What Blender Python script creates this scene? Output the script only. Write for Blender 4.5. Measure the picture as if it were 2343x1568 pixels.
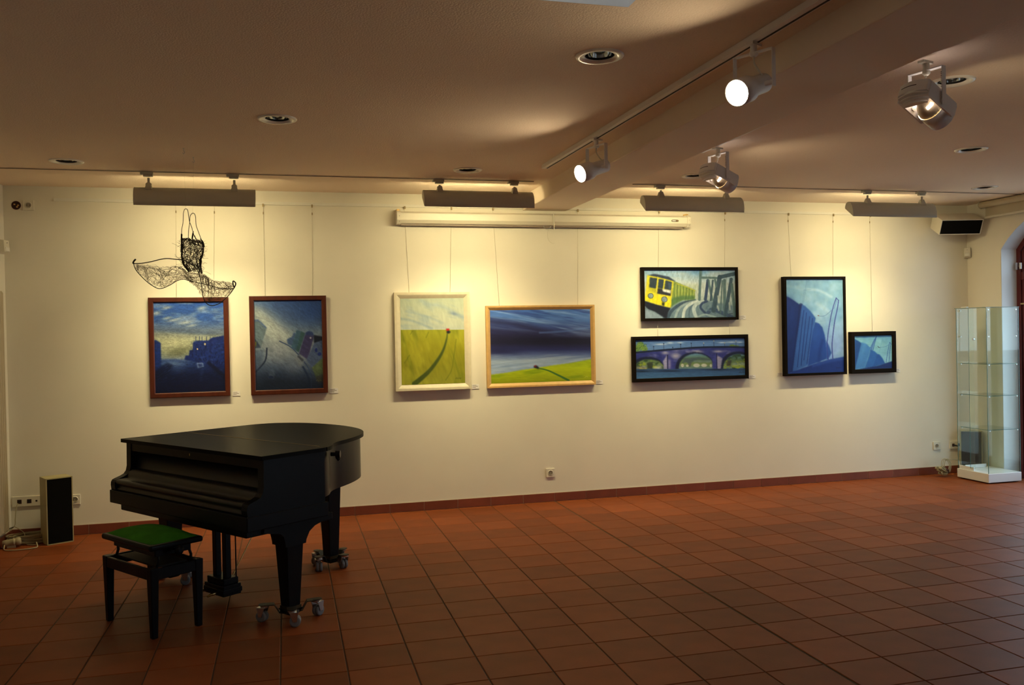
import bpy, math, random
import numpy as np
from mathutils import Vector, Matrix

random.seed(7)
RNG = np.random.RandomState(11)
SC = bpy.context.scene
for o in list(bpy.data.objects):
    bpy.data.objects.remove(o, do_unlink=True)
COL = SC.collection

# ------------------------------------------------------------------ camera
F_PX, YAW, PITCH, ROLL = 1989.55, 0.25403, -0.010109, -0.019854
CAM = Vector((0.0, -7.6275, 1.5445))
_fw = Vector((math.sin(YAW) * math.cos(PITCH), math.cos(YAW) * math.cos(PITCH), math.sin(PITCH)))
_rt = Vector((math.cos(YAW), -math.sin(YAW), 0))
_up = _rt.cross(_fw)
RT = math.cos(ROLL) * _rt + math.sin(ROLL) * _up
UP = -math.sin(ROLL) * _rt + math.cos(ROLL) * _up
FW = _fw
cam_data = bpy.data.cameras.new('camera')
cam = bpy.data.objects.new('camera', cam_data)
COL.objects.link(cam)
M = Matrix((RT, UP, -FW)).transposed().to_4x4()
M.translation = CAM
cam.matrix_world = M
cam_data.sensor_fit = 'HORIZONTAL'
cam_data.sensor_width = 36.0
cam_data.lens = 36.0 * F_PX / 2343.0
cam_data.clip_start = 0.05
cam_data.clip_end = 200
SC.camera = cam

# ------------------------------------------------------------------ world, exposure
SC.view_settings.view_transform = 'Standard'
SC.view_settings.look = 'None'
SC.view_settings.gamma = 1.0
SC.view_settings.use_curve_mapping = False
SC.view_settings.exposure = 0.0
w = bpy.data.worlds.new('overcast_sky')
SC.world = w
w.use_nodes = True
bg = w.node_tree.nodes['Background']
bg.inputs['Color'].default_value = (0.66, 0.83, 1.0, 1)
bg.inputs['Strength'].default_value = 5.4
SC.cycles.transparent_max_bounces = 40
WASH_W = 8.0
BEAM_W = 6.5
WASH_COL = (1.0, 0.83, 0.43)
BULB_STR = 170.0
PORTALS = True

# ------------------------------------------------------------------ room numbers
XL, XR, YB, YF, CH = -2.13, 6.93, 0.0, -10.6, 2.79
WT = 0.30
WIN_Y = [-1.19, -5.9]
WIN_HALF, WIN_SPRING, WIN_CROWN = 0.75, 2.29, 2.66
FRAME_X = 7.115
SKX0, SKX1, SKY0, SKY1, SKZ = -0.25, 1.30, -6.0, -4.5, 3.55

def ray(u, v):
    return FW + RT * ((u - 1171.5) / F_PX) + UP * ((784 - v) / F_PX)
def onplane(u, v, axis, val):
    d = ray(u, v)
    t = (val - CAM[axis]) / d[axis]
    return CAM + d * t
def PW(u, v, y=0.0): return onplane(u, v, 1, y)
def PF(u, v, z=0.0): return onplane(u, v, 2, z)
def PX(u, v, x): return onplane(u, v, 0, x)
def project(p):
    d = Vector(p) - CAM
    z = d.dot(FW)
    if z < 0.05:
        return None
    return (1171.5 + F_PX * d.dot(RT) / z, 784 - F_PX * d.dot(UP) / z)

# window portals guide the sky light through the real openings
if PORTALS:
    for k, yc in enumerate(WIN_Y):
        ld = bpy.data.lights.new('window_daylight_portal', 'AREA')
        ld.shape = 'RECTANGLE'
        ld.size = 1.5
        ld.size_y = 2.6
        ld.cycles.is_portal = True
        lo = bpy.data.objects.new('window_daylight_portal', ld)
        lo.location = (7.24, yc, 1.33)
        lo.rotation_euler = Matrix(((0, 0, 1), (1, 0, 0), (0, 1, 0))).to_euler()
        COL.objects.link(lo)

    ld = bpy.data.lights.new('window_daylight_portal', 'AREA')
    ld.shape = 'RECTANGLE'; ld.size = SKX1 - SKX0; ld.size_y = SKY1 - SKY0
    ld.cycles.is_portal = True
    lo = bpy.data.objects.new('window_daylight_portal', ld)
    lo.location = ((SKX0 + SKX1) / 2, (SKY0 + SKY1) / 2, SKZ + 0.02)
    COL.objects.link(lo)

# ------------------------------------------------------------------ helpers
def tag(o, label=None, cat=None, group=None, kind=None):
    if label: o['label'] = label
    if cat: o['category'] = cat
    if group: o['group'] = group
    if kind: o['kind'] = kind
    return o

def empty(name, loc=(0, 0, 0), rz=0.0, label=None, cat=None, group=None, kind=None):
    o = bpy.data.objects.new(name, None)
    o.empty_display_size = 0.05
    o.location = loc
    o.rotation_euler = (0, 0, rz)
    COL.objects.link(o)
    return tag(o, label, cat, group, kind)

def copy_tree(o, parent=None):
    c = o.copy()
    COL.objects.link(c)
    c.parent = parent
    for ch in list(o.children):
        copy_tree(ch, c)
    return c

class MB:
    def __init__(self):
        self.v = []
        self.f = []
        self.s = []
    def add(self, vs, fs, smooth=False):
        n = len(self.v)
        self.v += [tuple(p) for p in vs]
        self.f += [tuple(i + n for i in f) for f in fs]
        self.s += [smooth] * len(fs)
        return self
    def box(self, a, b, m=None):
        x0, y0, z0 = a; x1, y1, z1 = b
        x0, x1 = min(x0, x1), max(x0, x1); y0, y1 = min(y0, y1), max(y0, y1); z0, z1 = min(z0, z1), max(z0, z1)
        vs = [(x0, y0, z0), (x1, y0, z0), (x1, y1, z0), (x0, y1, z0), (x0, y0, z1), (x1, y0, z1), (x1, y1, z1), (x0, y1, z1)]
        if m is not None: vs = [m @ Vector(p) for p in vs]
        return self.add(vs, [(0, 3, 2, 1), (4, 5, 6, 7), (0, 1, 5, 4), (1, 2, 6, 5), (2, 3, 7, 6), (3, 0, 4, 7)])
    def frustum(self, bottom, top):
        """two rectangles of 4 points each"""
        return self.add(list(bottom) + list(top), [(3, 2, 1, 0), (4, 5, 6, 7), (0, 1, 5, 4), (1, 2, 6, 5), (2, 3, 7, 6), (3, 0, 4, 7)])
    def prism(self, pts, fn, a, b, smooth=False):
        """outline pts extruded from a to b; fn(p, h) -> 3d"""
        n = len(pts)
        self.add([fn(p, a) for p in pts] + [fn(p, b) for p in pts], [tuple(range(n - 1, -1, -1)), tuple(range(n, 2 * n))])
        vs = [fn(p, a) for p in pts] + [fn(p, b) for p in pts]
        return self.add(vs, [(i, (i + 1) % n, n + (i + 1) % n, n + i) for i in range(n)], smooth)
    def lathe(self, prof, m=None, n=24, smooth=True, cap=True):
        """prof: list of (r, h) along local z"""
        vs = []
        for r, h in prof:
            for k in range(n):
                a = 2 * math.pi * k / n
                p = Vector((r * math.cos(a), r * math.sin(a), h))
                vs.append(m @ p if m is not None else p)
        fs = []
        for i in range(len(prof) - 1):
            for k in range(n):
                k2 = (k + 1) % n
                fs.append((i * n + k, i * n + k2, (i + 1) * n + k2, (i + 1) * n + k))
        self.add(vs, fs, smooth)
        if cap:
            for idx, rev in ((0, True), (len(prof) - 1, False)):
                if prof[idx][0] > 1e-5:
                    ring = [vs[idx * n + k] for k in range(n)]
                    self.add(ring, [tuple(range(n - 1, -1, -1)) if rev else tuple(range(n))])
        return self
    def cyl(self, p, q, r, n=12, r2=None, smooth=True):
        p = Vector(p); q = Vector(q)
        d = q - p
        m = Matrix.Translation(p) @ d.to_track_quat('Z', 'Y').to_matrix().to_4x4()
        return self.lathe([(r, 0), (r if r2 is None else r2, d.length)], m, n, smooth)
    def tube(self, pts, r, n=5, closed=False):
        pts = [Vector(p) for p in pts]
        m = len(pts)
        if m < 2: return self
        vs = []
        prev = None
        for i in range(m):
            if closed: t = pts[(i + 1) % m] - pts[i - 1]
            else: t = pts[min(i + 1, m - 1)] - pts[max(i - 1, 0)]
            if t.length < 1e-9: t = Vector((0, 0, 1))
            t.normalize()
            if prev is None:
                nrm = t.orthogonal().normalized()
            else:
                nrm = prev - t * prev.dot(t)
                if nrm.length < 1e-6: nrm = t.orthogonal()
                nrm.normalize()
            prev = nrm
            b = t.cross(nrm)
            rr = r[i] if isinstance(r, (list, tuple)) else r
            for k in range(n):
                a = 2 * math.pi * k / n
                vs.append(pts[i] + (nrm * math.cos(a) + b * math.sin(a)) * rr)
        fs = []
        for i in range(m if closed else m - 1):
            j = (i + 1) % m
            for k in range(n):
                k2 = (k + 1) % n
                fs.append((i * n + k, i * n + k2, j * n + k2, j * n + k))
        if not closed:
            fs.append(tuple(range(n - 1, -1, -1)))
            fs.append(tuple((m - 1) * n + k for k in range(n)))
        return self.add(vs, fs, True)
    def mesh(self, name, mat):
        me = bpy.data.meshes.new(name)
        me.from_pydata([tuple(p) for p in self.v], [], self.f)
        me.polygons.foreach_set('use_smooth', self.s)
        if mat is not None: me.materials.append(mat)
        me.update()
        return me
    def build(self, name, mat, parent=None, bevel=0.0, seg=2, loc=None):
        o = bpy.data.objects.new(name, self.mesh(name, mat))
        COL.objects.link(o)
        if parent is not None: o.parent = parent
        if loc is not None: o.location = loc
        if bevel > 0:
            b = o.modifiers.new('bevel', 'BEVEL')
            b.width = bevel; b.segments = seg; b.limit_method = 'ANGLE'; b.angle_limit = math.radians(40)
            b.harden_normals = False
        return o

def catmull(pts, per=6, closed=False):
    pts = [Vector(p) for p in pts]
    n = len(pts)
    out = []
    rng = range(n) if closed else range(n - 1)
    for i in rng:
        if closed: p0, p1, p2, p3 = pts[i - 1], pts[i], pts[(i + 1) % n], pts[(i + 2) % n]
        else: p0, p1, p2, p3 = pts[max(i - 1, 0)], pts[i], pts[i + 1], pts[min(i + 2, n - 1)]
        for k in range(per):
            t = k / per
            out.append(0.5 * ((2 * p1) + (p2 - p0) * t + (2 * p0 - 5 * p1 + 4 * p2 - p3) * t * t + (3 * p1 - p0 - 3 * p2 + p3) * t ** 3))
    if not closed: out.append(pts[-1])
    return out

# ------------------------------------------------------------------ materials
def lin(c):
    c = np.asarray(c, float)
    return np.where(c <= 0.04045, c / 12.92, ((c + 0.055) / 1.055) ** 2.4)

def mat(name, col, rough=0.5, metal=0.0, noise=0.0, nscale=8.0, bump=0.0, bscale=200.0, spec=0.5, coat=0.0, rand=0.0, emit=None, estr=0.0, sheen=0.0, stretch=None):
    m = bpy.data.materials.new(name)
    m.use_nodes = True
    nt = m.node_tree
    p = nt.nodes['Principled BSDF']
    p.inputs['Base Color'].default_value = (*col, 1)
    p.inputs['Roughness'].default_value = rough
    p.inputs['Metallic'].default_value = metal
    p.inputs['Specular IOR Level'].default_value = spec
    p.inputs['Coat Weight'].default_value = coat
    p.inputs['Sheen Weight'].default_value = sheen
    tc = nt.nodes.new('ShaderNodeTexCoord')
    vec = tc.outputs['Object']
    if stretch is not None:
        mp = nt.nodes.new('ShaderNodeMapping')
        mp.inputs['Scale'].default_value = stretch
        nt.links.new(vec, mp.inputs['Vector'])
        vec = mp.outputs['Vector']
    cur = None
    if noise > 0:
        n = nt.nodes.new('ShaderNodeTexNoise')
        n.inputs['Scale'].default_value = nscale
        n.inputs['Detail'].default_value = 4
        nt.links.new(vec, n.inputs['Vector'])
        mr = nt.nodes.new('ShaderNodeMapRange')
        mr.inputs['From Min'].default_value = 0.25; mr.inputs['From Max'].default_value = 0.75
        mr.inputs['To Min'].default_value = 1 - noise; mr.inputs['To Max'].default_value = 1 + noise
        nt.links.new(n.outputs['Fac'], mr.inputs['Value'])
        cur = mr.outputs['Result']
    if rand > 0:
        oi = nt.nodes.new('ShaderNodeObjectInfo')
        mr2 = nt.nodes.new('ShaderNodeMapRange')
        mr2.inputs['To Min'].default_value = 1 - rand; mr2.inputs['To Max'].default_value = 1 + rand
        nt.links.new(oi.outputs['Random'], mr2.inputs['Value'])
        if cur is None: cur = mr2.outputs['Result']
        else:
            mu = nt.nodes.new('ShaderNodeMath'); mu.operation = 'MULTIPLY'
            nt.links.new(cur, mu.inputs[0]); nt.links.new(mr2.outputs['Result'], mu.inputs[1])
            cur = mu.outputs[0]
    if cur is not None:
        vm = nt.nodes.new('ShaderNodeVectorMath'); vm.operation = 'SCALE'
        vm.inputs[0].default_value = col
        nt.links.new(cur, vm.inputs['Scale'])
        nt.links.new(vm.outputs['Vector'], p.inputs['Base Color'])
    if bump > 0:
        n2 = nt.nodes.new('ShaderNodeTexNoise')
        n2.inputs['Scale'].default_value = bscale
        n2.inputs['Detail'].default_value = 3
        nt.links.new(vec, n2.inputs['Vector'])
        b = nt.nodes.new('ShaderNodeBump')
        b.inputs['Strength'].default_value = bump
        b.inputs['Distance'].default_value = 0.004
        nt.links.new(n2.outputs['Fac'], b.inputs['Height'])
        nt.links.new(b.outputs['Normal'], p.inputs['Normal'])
    if emit is not None:
        p.inputs['Emission Color'].default_value = (*emit, 1)
        p.inputs['Emission Strength'].default_value = estr
    return m

def glass(name, tint, refl=1.0, rough=0.02):
    m = bpy.data.materials.new(name)
    m.use_nodes = True
    nt = m.node_tree
    nt.nodes.remove(nt.nodes['Principled BSDF'])
    out = nt.nodes['Material Output']
    tr = nt.nodes.new('ShaderNodeBsdfTransparent')
    tr.inputs['Color'].default_value = (*tint, 1)
    gl = nt.nodes.new('ShaderNodeBsdfGlossy')
    gl.inputs['Roughness'].default_value = rough
    lw = nt.nodes.new('ShaderNodeLayerWeight'); lw.inputs['Blend'].default_value = 0.5
    pw = nt.nodes.new('ShaderNodeMath'); pw.operation = 'POWER'; pw.inputs[1].default_value = 5.0
    ml = nt.nodes.new('ShaderNodeMath'); ml.operation = 'MULTIPLY_ADD'; ml.inputs[1].default_value = 0.9; ml.inputs[2].default_value = 0.035
    mx = nt.nodes.new('ShaderNodeMixShader')
    mu = nt.nodes.new('ShaderNodeMath'); mu.operation = 'MULTIPLY'; mu.inputs[1].default_value = refl
    nt.links.new(lw.outputs['Facing'], pw.inputs[0]); nt.links.new(pw.outputs[0], ml.inputs[0]); nt.links.new(ml.outputs[0], mu.inputs[0])
    nt.links.new(mu.outputs[0], mx.inputs[0])
    nt.links.new(tr.outputs[0], mx.inputs[1])
    nt.links.new(gl.outputs[0], mx.inputs[2])
    nt.links.new(mx.outputs[0], out.inputs['Surface'])
    return m

M_wall = mat('white_plaster_wall', (0.80, 0.76, 0.67), 0.85, noise=0.02, nscale=3, bump=0.08, bscale=160, spec=0.2)
M_ceil = mat('rough_white_ceiling', (0.90, 0.75, 0.61), 0.9, noise=0.03, nscale=90, bump=0.55, bscale=120, spec=0.15)
M_beam = mat('smooth_white_beam', (0.88, 0.76, 0.63), 0.8, noise=0.01, nscale=4, spec=0.2)
M_grout = mat('dark_grout', (0.075, 0.045, 0.026), 0.9, noise=0.2, nscale=30)
M_tile = mat('terracotta_floor_tile', (0.200, 0.048, 0.0115), 0.52, noise=0.16, nscale=4.5, bump=0.05, bscale=60, rand=0.20, spec=0.16)
M_base = mat('terracotta_skirting_tile', (0.200, 0.048, 0.026), 0.45, noise=0.12, nscale=8, rand=0.12)
M_jointl = mat('pale_skirting_joint', (0.40, 0.34, 0.26), 0.9)
M_white = mat('white_paint', (0.78, 0.76, 0.70), 0.45, noise=0.01)
M_plastic = mat('cream_plastic', (0.74, 0.70, 0.60), 0.4, noise=0.01)
M_lampgrey = mat('grey_beige_lamp_housing', (0.58, 0.57, 0.48), 0.5, noise=0.01)
M_spotwhite = mat('white_spotlight_enamel', (0.88, 0.85, 0.82), 0.42, noise=0.01)
M_ring = mat('glossy_cream_ring', (0.95, 0.93, 0.86), 0.25, noise=0.01)
M_dark = mat('black_slot', (0.012, 0.011, 0.010), 0.7)
M_chrome = mat('polished_reflector', (0.75, 0.75, 0.75), 0.08, metal=1.0)
M_steel = mat('zinc_steel', (0.62, 0.62, 0.62), 0.28, metal=1.0, noise=0.05, nscale=40)
M_brass = mat('brass', (0.72, 0.50, 0.20), 0.3, metal=1.0)
M_black = mat('satin_black_lacquer', (0.0075, 0.0076, 0.0085), 0.33, noise=0.08, nscale=25, spec=0.5, bump=0.015, bscale=90)
M_blacklid = mat('satin_black_lid', (0.0095, 0.0092, 0.0085), 0.42, noise=0.08, nscale=18, spec=0.5, bump=0.02, bscale=60)
M_blacklid.node_tree.nodes['Principled BSDF'].inputs['IOR'].default_value = 1.11
M_black.node_tree.nodes['Principled BSDF'].inputs['IOR'].default_value = 1.24
M_fall = mat('polished_black_fall_board', (0.0075, 0.0076, 0.0085), 0.36, noise=0.08, nscale=25)
M_blackiron = mat('black_iron', (0.020, 0.018, 0.013), 0.5, metal=0.3)
M_rubber = mat('grey_rubber_wheel', (0.19, 0.19, 0.20), 0.6)
M_velvet = mat('green_velvet', (0.040, 0.20, 0.012), 0.95, noise=0.25, nscale=14, spec=0.1, bump=0.05, bscale=300)
M_wire = mat('dark_iron_wire', (0.018, 0.014, 0.008), 0.6)
M_thread = mat('brown_black_thread', (0.030, 0.018, 0.008), 0.85)
M_net = mat('brown_net_thread', (0.055, 0.034, 0.014), 0.85)
M_nylon = mat('nylon_line', (0.60, 0.55, 0.44), 0.4)
M_bulb = mat('hot_lamp_disc', (1, 1, 1), 0.5, emit=(1.0, 0.80, 0.50), estr=BULB_STR)
M_glow = mat('dichroic_lamp_glow', (1, 1, 1), 0.5, emit=(1.0, 0.86, 0.80), estr=26.0)
M_floodfront = mat('flood_lamp_front', (1, 1, 1), 0.5, emit=(1.0, 0.80, 0.50), estr=85.0)
M_glassbulb = mat('frosted_bulb_glass', (0.62, 0.52, 0.36), 0.15, spec=0.6)
M_red = mat('dark_red_window_frame', (0.105, 0.012, 0.010), 0.4, noise=0.08, nscale=12)
M_jamb = mat('white_window_reveal', (0.74, 0.76, 0.78), 0.75)
M_pane = glass('window_glass', (0.96, 0.98, 0.97), 0.9)
M_skypane = glass('tinted_skylight_glass', (0.56, 0.49, 0.43), 0.5)
M_case = glass('greenish_case_glass', (0.955, 0.985, 0.975), 1.0)
M_caseedge = mat('green_glass_edge', (0.05, 0.15, 0.135), 0.15, spec=0.6)
M_casebase = mat('white_laminate', (0.74, 0.74, 0.74), 0.35)
M_cream = mat('cream_speaker_box', (0.38, 0.33, 0.17), 0.55, noise=0.04, nscale=10)
M_grille = mat('black_speaker_cloth', (0.005, 0.0045, 0.004), 0.95, spec=0.08, bump=0.3, bscale=700)
M_cable = mat('ivory_cable', (0.42, 0.36, 0.22), 0.5)
M_cabledark = mat('brown_cable', (0.10, 0.07, 0.04), 0.5)
M_card = mat('white_paper_card', (0.82, 0.80, 0.82), 0.8)
M_ink = mat('grey_ink', (0.22, 0.18, 0.16), 0.9)
M_darkred_inside = mat('dark_red_brown_hole', (0.045, 0.012, 0.012), 0.8)
M_mahog = mat('mahogany_frame', (0.070, 0.014, 0.006), 0.38, noise=0.35, nscale=22, stretch=(1, 1, 0.25))
M_whitewood = mat('whitewashed_wood_frame', (0.66, 0.60, 0.46), 0.55, noise=0.06, nscale=25)
M_pine = mat('pine_frame', (0.60, 0.37, 0.135), 0.5, noise=0.10, nscale=25)
M_blackframe = mat('black_wood_frame', (0.008, 0.006, 0.005), 0.5, spec=0.15)
M_blackframe.node_tree.nodes['Principled BSDF'].inputs['IOR'].default_value = 1.2
M_blind = mat('cream_roller_blind', (0.56, 0.50, 0.37), 0.85)
M_pave = mat('grey_pavement', (0.26, 0.26, 0.25), 0.9, noise=0.1, nscale=2)
M_panel = mat('cream_ribbed_panel', (0.46, 0.39, 0.27), 0.6)

# ------------------------------------------------------------------ structure: walls
def st(name, mb, m, bevel=0):
    o = mb.build(name, m, None, bevel)
    o['kind'] = 'structure'
    return o

st('wall_back', MB().box((XL - WT, YB, -0.2), (XR + WT, YB + WT, 3.1)), M_wall)
st('wall_left', MB().box((XL - WT, YF, -0.2), (XL, YB, 3.1)), M_wall)
st('wall_front', MB().box((XL - WT, YF - WT, -0.2), (XR + WT, YF, 3.1)), M_wall)

def arch_z(dy):
    s = WIN_CROWN - WIN_SPRING
    R = (WIN_HALF ** 2 + s * s) / (2 * s)
    return WIN_CROWN - R + math.sqrt(max(R * R - dy * dy, 0))
mb = MB()
edges = [YB]
for yc in WIN_Y: edges += [yc + WIN_HALF, yc - WIN_HALF]
edges.append(YF)
for k in range(0, len(edges), 2):
    mb.box((XR, edges[k + 1], -0.2), (XR + WT, edges[k], 3.1))
NA = 16
for yc in WIN_Y:
    for k in range(NA):
        a = -WIN_HALF + 2 * WIN_HALF * k / NA; b = -WIN_HALF + 2 * WIN_HALF * (k + 1) / NA
        za, zb = arch_z(a), arch_z(b)
        vs = [(x, yc + q, z) for x in (XR, XR + WT) for q, z in ((a, za), (b, zb), (b, 3.1), (a, 3.1))]
        mb.add(vs, [(0, 3, 2, 1), (4, 5, 6, 7), (0, 1, 5, 4), (1, 2, 6, 5), (2, 3, 7, 6), (3, 0, 4, 7)])
st('wall_right', mb, M_wall)

# ------------------------------------------------------------------ ceiling with round holes for the downlights
DOWN = []
for (u, v, ww) in [(634, 272, 92), (1372, 128, 112), (152, 369, 76), (1070, 389, 66), (1590, 402, 52), (2222, 342, 76), (2178, 186, 84), (2253, 429, 50)]:
    p = PF(u, v, CH)
    DOWN.append((p.x, p.y))
R_HOLE, PATCH = 0.070, 0.13
xs = sorted(set([XL - WT, XR + WT, SKX0, SKX1] + [round(x + s * PATCH, 4) for x, y in DOWN for s in (-1, 1)]))
ys = sorted(set([YF - WT, YB + WT, SKY0, SKY1] + [round(y + s * PATCH, 4) for x, y in DOWN for s in (-1, 1)]))
mb = MB()
def in_patch(x, y):
    if SKX0 < x < SKX1 and SKY0 < y < SKY1: return True
    return any(abs(x - dx) < PATCH - 1e-4 and abs(y - dy) < PATCH - 1e-4 for dx, dy in DOWN)
for i in range(len(xs) - 1):
    for j in range(len(ys) - 1):
        if not in_patch((xs[i] + xs[i + 1]) / 2, (ys[j] + ys[j + 1]) / 2):
            mb.add([(xs[i], ys[j], CH), (xs[i], ys[j + 1], CH), (xs[i + 1], ys[j + 1], CH), (xs[i + 1], ys[j], CH)], [(0, 1, 2, 3)])
for dx, dy in DOWN:
    n = 32
    ring, sq = [], []
    for k in range(n):
        a = 2 * math.pi * (k + 0.5) / n
        c, s = math.cos(a), math.sin(a)
        ring.append((dx + R_HOLE * c, dy + R_HOLE * s, CH))
        q = PATCH / max(abs(c), abs(s))
        sq.append((dx + q * c, dy + q * s, CH))
    mb.add(ring + sq, [(k, (k + 1) % n, n + (k + 1) % n, n + k) for k in range(n)])
    for sx in (-1, 1):
        for sy in (-1, 1):
            # corner triangles left over by the ring of quads
            cor = (dx + sx * PATCH, dy + sy * PATCH, CH)
            near = sorted(sq, key=lambda p: (p[0] - cor[0]) ** 2 + (p[1] - cor[1]) ** 2)[:2]
            mb.add([cor, near[0], near[1]], [(0, 1, 2)])
mb.box((XL - WT, YF - WT, 3.0), (SKX0, YB + WT, 3.12)).box((SKX1, YF - WT, 3.0), (XR + WT, YB + WT, 3.12))
mb.box((SKX0, YF - WT, 3.0), (SKX1, SKY0, 3.12)).box((SKX0, SKY1, 3.0), (SKX1, YB + WT, 3.12))
st('ceiling', mb, M_ceil)
sky = empty('skylight', ((SKX0 + SKX1) / 2, (SKY0 + SKY1) / 2, CH), kind='structure')
hx, hy = (SKX1 - SKX0) / 2, (SKY1 - SKY0) / 2
for a, b in (((-hx - 0.03, -hy - 0.03, 0.0005), (-hx, hy + 0.03, SKZ - CH)), ((hx, -hy - 0.03, 0.0005), (hx + 0.03, hy + 0.03, SKZ - CH)), ((-hx, -hy - 0.03, 0.0005), (hx, -hy, SKZ - CH)), ((-hx, hy, 0.0005), (hx, hy + 0.03, SKZ - CH))):
    MB().box(a, b).build('shaft_wall', M_jamb, sky)
MB().box((-hx - 0.03, -hy - 0.03, SKZ - CH), (hx + 0.03, hy + 0.03, SKZ - CH + 0.008)).build('pane', M_skypane, sky)

# ------------------------------------------------------------------ beam
ZB = 2.662
bl0, bl1 = PF(1450, 346, ZB), PF(1880, 116, ZB)
br0, br1 = PF(1652, 330, ZB), PF(2066, 152, ZB)
def lx(p, q, y): return p.x + (q.x - p.x) * (y - p.y) / (q.y - p.y)
L0, L1 = lx(bl0, bl1, 0.05), lx(bl0, bl1, YF)
R0, R1 = lx(br0, br1, 0.05), lx(br0, br1, YF)
bot = [(L1, YF, ZB), (R1, YF, ZB), (R0, 0.02, ZB), (L0, 0.02, ZB)]
st('ceiling_beam', MB().frustum(bot, [(x, y, CH + 0.02) for x, y, z in bot]), M_beam, 0.006)

# ------------------------------------------------------------------ floor of separate tiles
TX, TX0, TY, TY0 = 0.302, 0.545, 0.290, -1.815
floor = st('floor', MB().box((XL - WT, YF - WT, -0.2), (XR + WT + 0.2, YB + WT, -0.0045)), M_grout)
cells = []
i0 = int(math.floor((XL - TX0) / TX)); i1 = int(math.ceil((XR + 0.3 - TX0) / TX))
j0 = int(math.floor((TY0 - YB) / TY)) - 1; j1 = int(math.ceil((TY0 - YF) / TY))
for i in range(i0, i1):
    for j in range(j0, j1):
        xa, xb = TX0 + i * TX, TX0 + (i + 1) * TX
        yb, ya = TY0 - j * TY, TY0 - (j + 1) * TY
        jl = 0.003 + (0.004 if i == 6 else 0); jr = 0.003 + (0.004 if i + 1 == 6 else 0)
        xa += jl; xb -= jr; ya += 0.0022; yb -= 0.0022
        xa = max(xa, XL + 0.004); yb = min(yb, YB - 0.012); ya = max(ya, YF + 0.004)
        xb = min(xb, XR + 0.15)
        if xb - xa < 0.02 or yb - ya < 0.02: continue
        ps = [project((x, y, 0)) for x, y in ((xa, ya), (xb, ya), (xb, yb), (xa, yb))]
        area = 0.0
        if all(ps):
            cl = [(min(max(p[0], 0), 2343), min(max(p[1], 0), 1568)) for p in ps]
            area = abs(sum(cl[k][0] * cl[(k + 1) % 4][1] - cl[(k + 1) % 4][0] * cl[k][1] for k in range(4))) / 2
        cells.append((area, xa, xb, ya, yb))
cells.sort(reverse=True)
def tile_shape(mb, xa, xb, ya, yb, cx=0.0, cy=0.0, zt=0.0):
    c = 0.0025
    return mb.add([(xa - cx, ya - cy, -0.006), (xb - cx, ya - cy, -0.006), (xb - cx, yb - cy, -0.006), (xa - cx, yb - cy, -0.006),
                   (xa - cx, ya - cy, zt - 0.002), (xb - cx, ya - cy, zt - 0.002), (xb - cx, yb - cy, zt - 0.002), (xa - cx, yb - cy, zt - 0.002),
                   (xa - cx + c, ya - cy + c, zt), (xb - cx - c, ya - cy + c, zt), (xb - cx - c, yb - cy - c, zt), (xa - cx + c, yb - cy - c, zt)],
                  [(0, 1, 5, 4), (1, 2, 6, 5), (2, 3, 7, 6), (3, 0, 4, 7), (4, 5, 9, 8), (5, 6, 10, 9), (6, 7, 11, 10), (7, 4, 8, 11), (8, 9, 10, 11)])
shared = {}
rest = MB()
for k, (area, xa, xb, ya, yb) in enumerate(cells):
    if k < 298 and area > 0:
        key = (round(xb - xa, 3), round(yb - ya, 3))
        if key not in shared:
            shared[key] = tile_shape(MB(), -key[0] / 2, key[0] / 2, -key[1] / 2, key[1] / 2).mesh('floor_tile', M_tile)
        o = bpy.data.objects.new('floor_tile', shared[key])
        o.location = ((xa + xb) / 2, (ya + yb) / 2, -0.0006 * random.random())
        COL.objects.link(o)
        o.parent = floor
    else:
        tile_shape(rest, xa, xb, ya, yb, zt=-0.0006 * random.random())
o = rest.build('floor_tile_remainder', M_tile, floor)
o['kind'] = 'stuff'

# skirting tiles
def skirting(name, p0, direction, length, normal, off, skip=None):
    root = empty(name, (0, 0, 0), kind='structure')
    d = Vector(direction); n = Vector(normal)
    H, T, J = 0.076, 0.009, 0.0035
    s = -((off) % TX) if off else 0
    pos = s
    while pos < length:
        a, b = max(pos + J / 2, 0), min(pos + TX - J / 2, length)
        if b - a > 0.02:
            p = Vector(p0) + d * a
            q = Vector(p0) + d * b
            lo = (min(p.x, q.x, p.x + n.x * T, q.x + n.x * T), min(p.y, q.y, p.y + n.y * T, q.y + n.y * T), 0.0005)
            hi = (max(p.x, q.x, p.x + n.x * T, q.x + n.x * T), max(p.y, q.y, p.y + n.y * T, q.y + n.y * T), H)
            MB().box(lo, hi).build('skirting_tile', M_base, root, 0.0012, 1)
        pos += TX
    p = Vector(p0); q = p + d * length
    c = MB()
    lo = (min(p.x, q.x, p.x + n.x * 0.006, q.x + n.x * 0.006), min(p.y, q.y, p.y + n.y * 0.006, q.y + n.y * 0.006), 0.0)
    hi = (max(p.x, q.x, p.x + n.x * 0.006, q.x + n.x * 0.006), max(p.y, q.y, p.y + n.y * 0.006, q.y + n.y * 0.006), H + 0.002)
    c.box(lo, hi).build('joint_mortar', M_jointl, root)
    return root
skirting('baseboard_back', (XL, YB, 0), (1, 0, 0), XR - XL, (0, -1, 0), (XL - TX0))
skirting('baseboard_left', (XL, -0.01, 0), (0, -1, 0), 5.0, (1, 0, 0), 0.1)
skirting('baseboard_right', (XR, -0.01, 0), (0, -1, 0), 0.42, (-1, 0, 0), 0.0)

# outdoor ground beyond the windows
st('street_pavement', MB().box((XR + WT + 0.02, -40, -0.3), (60, 30, -0.15)), M_pave)

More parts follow.
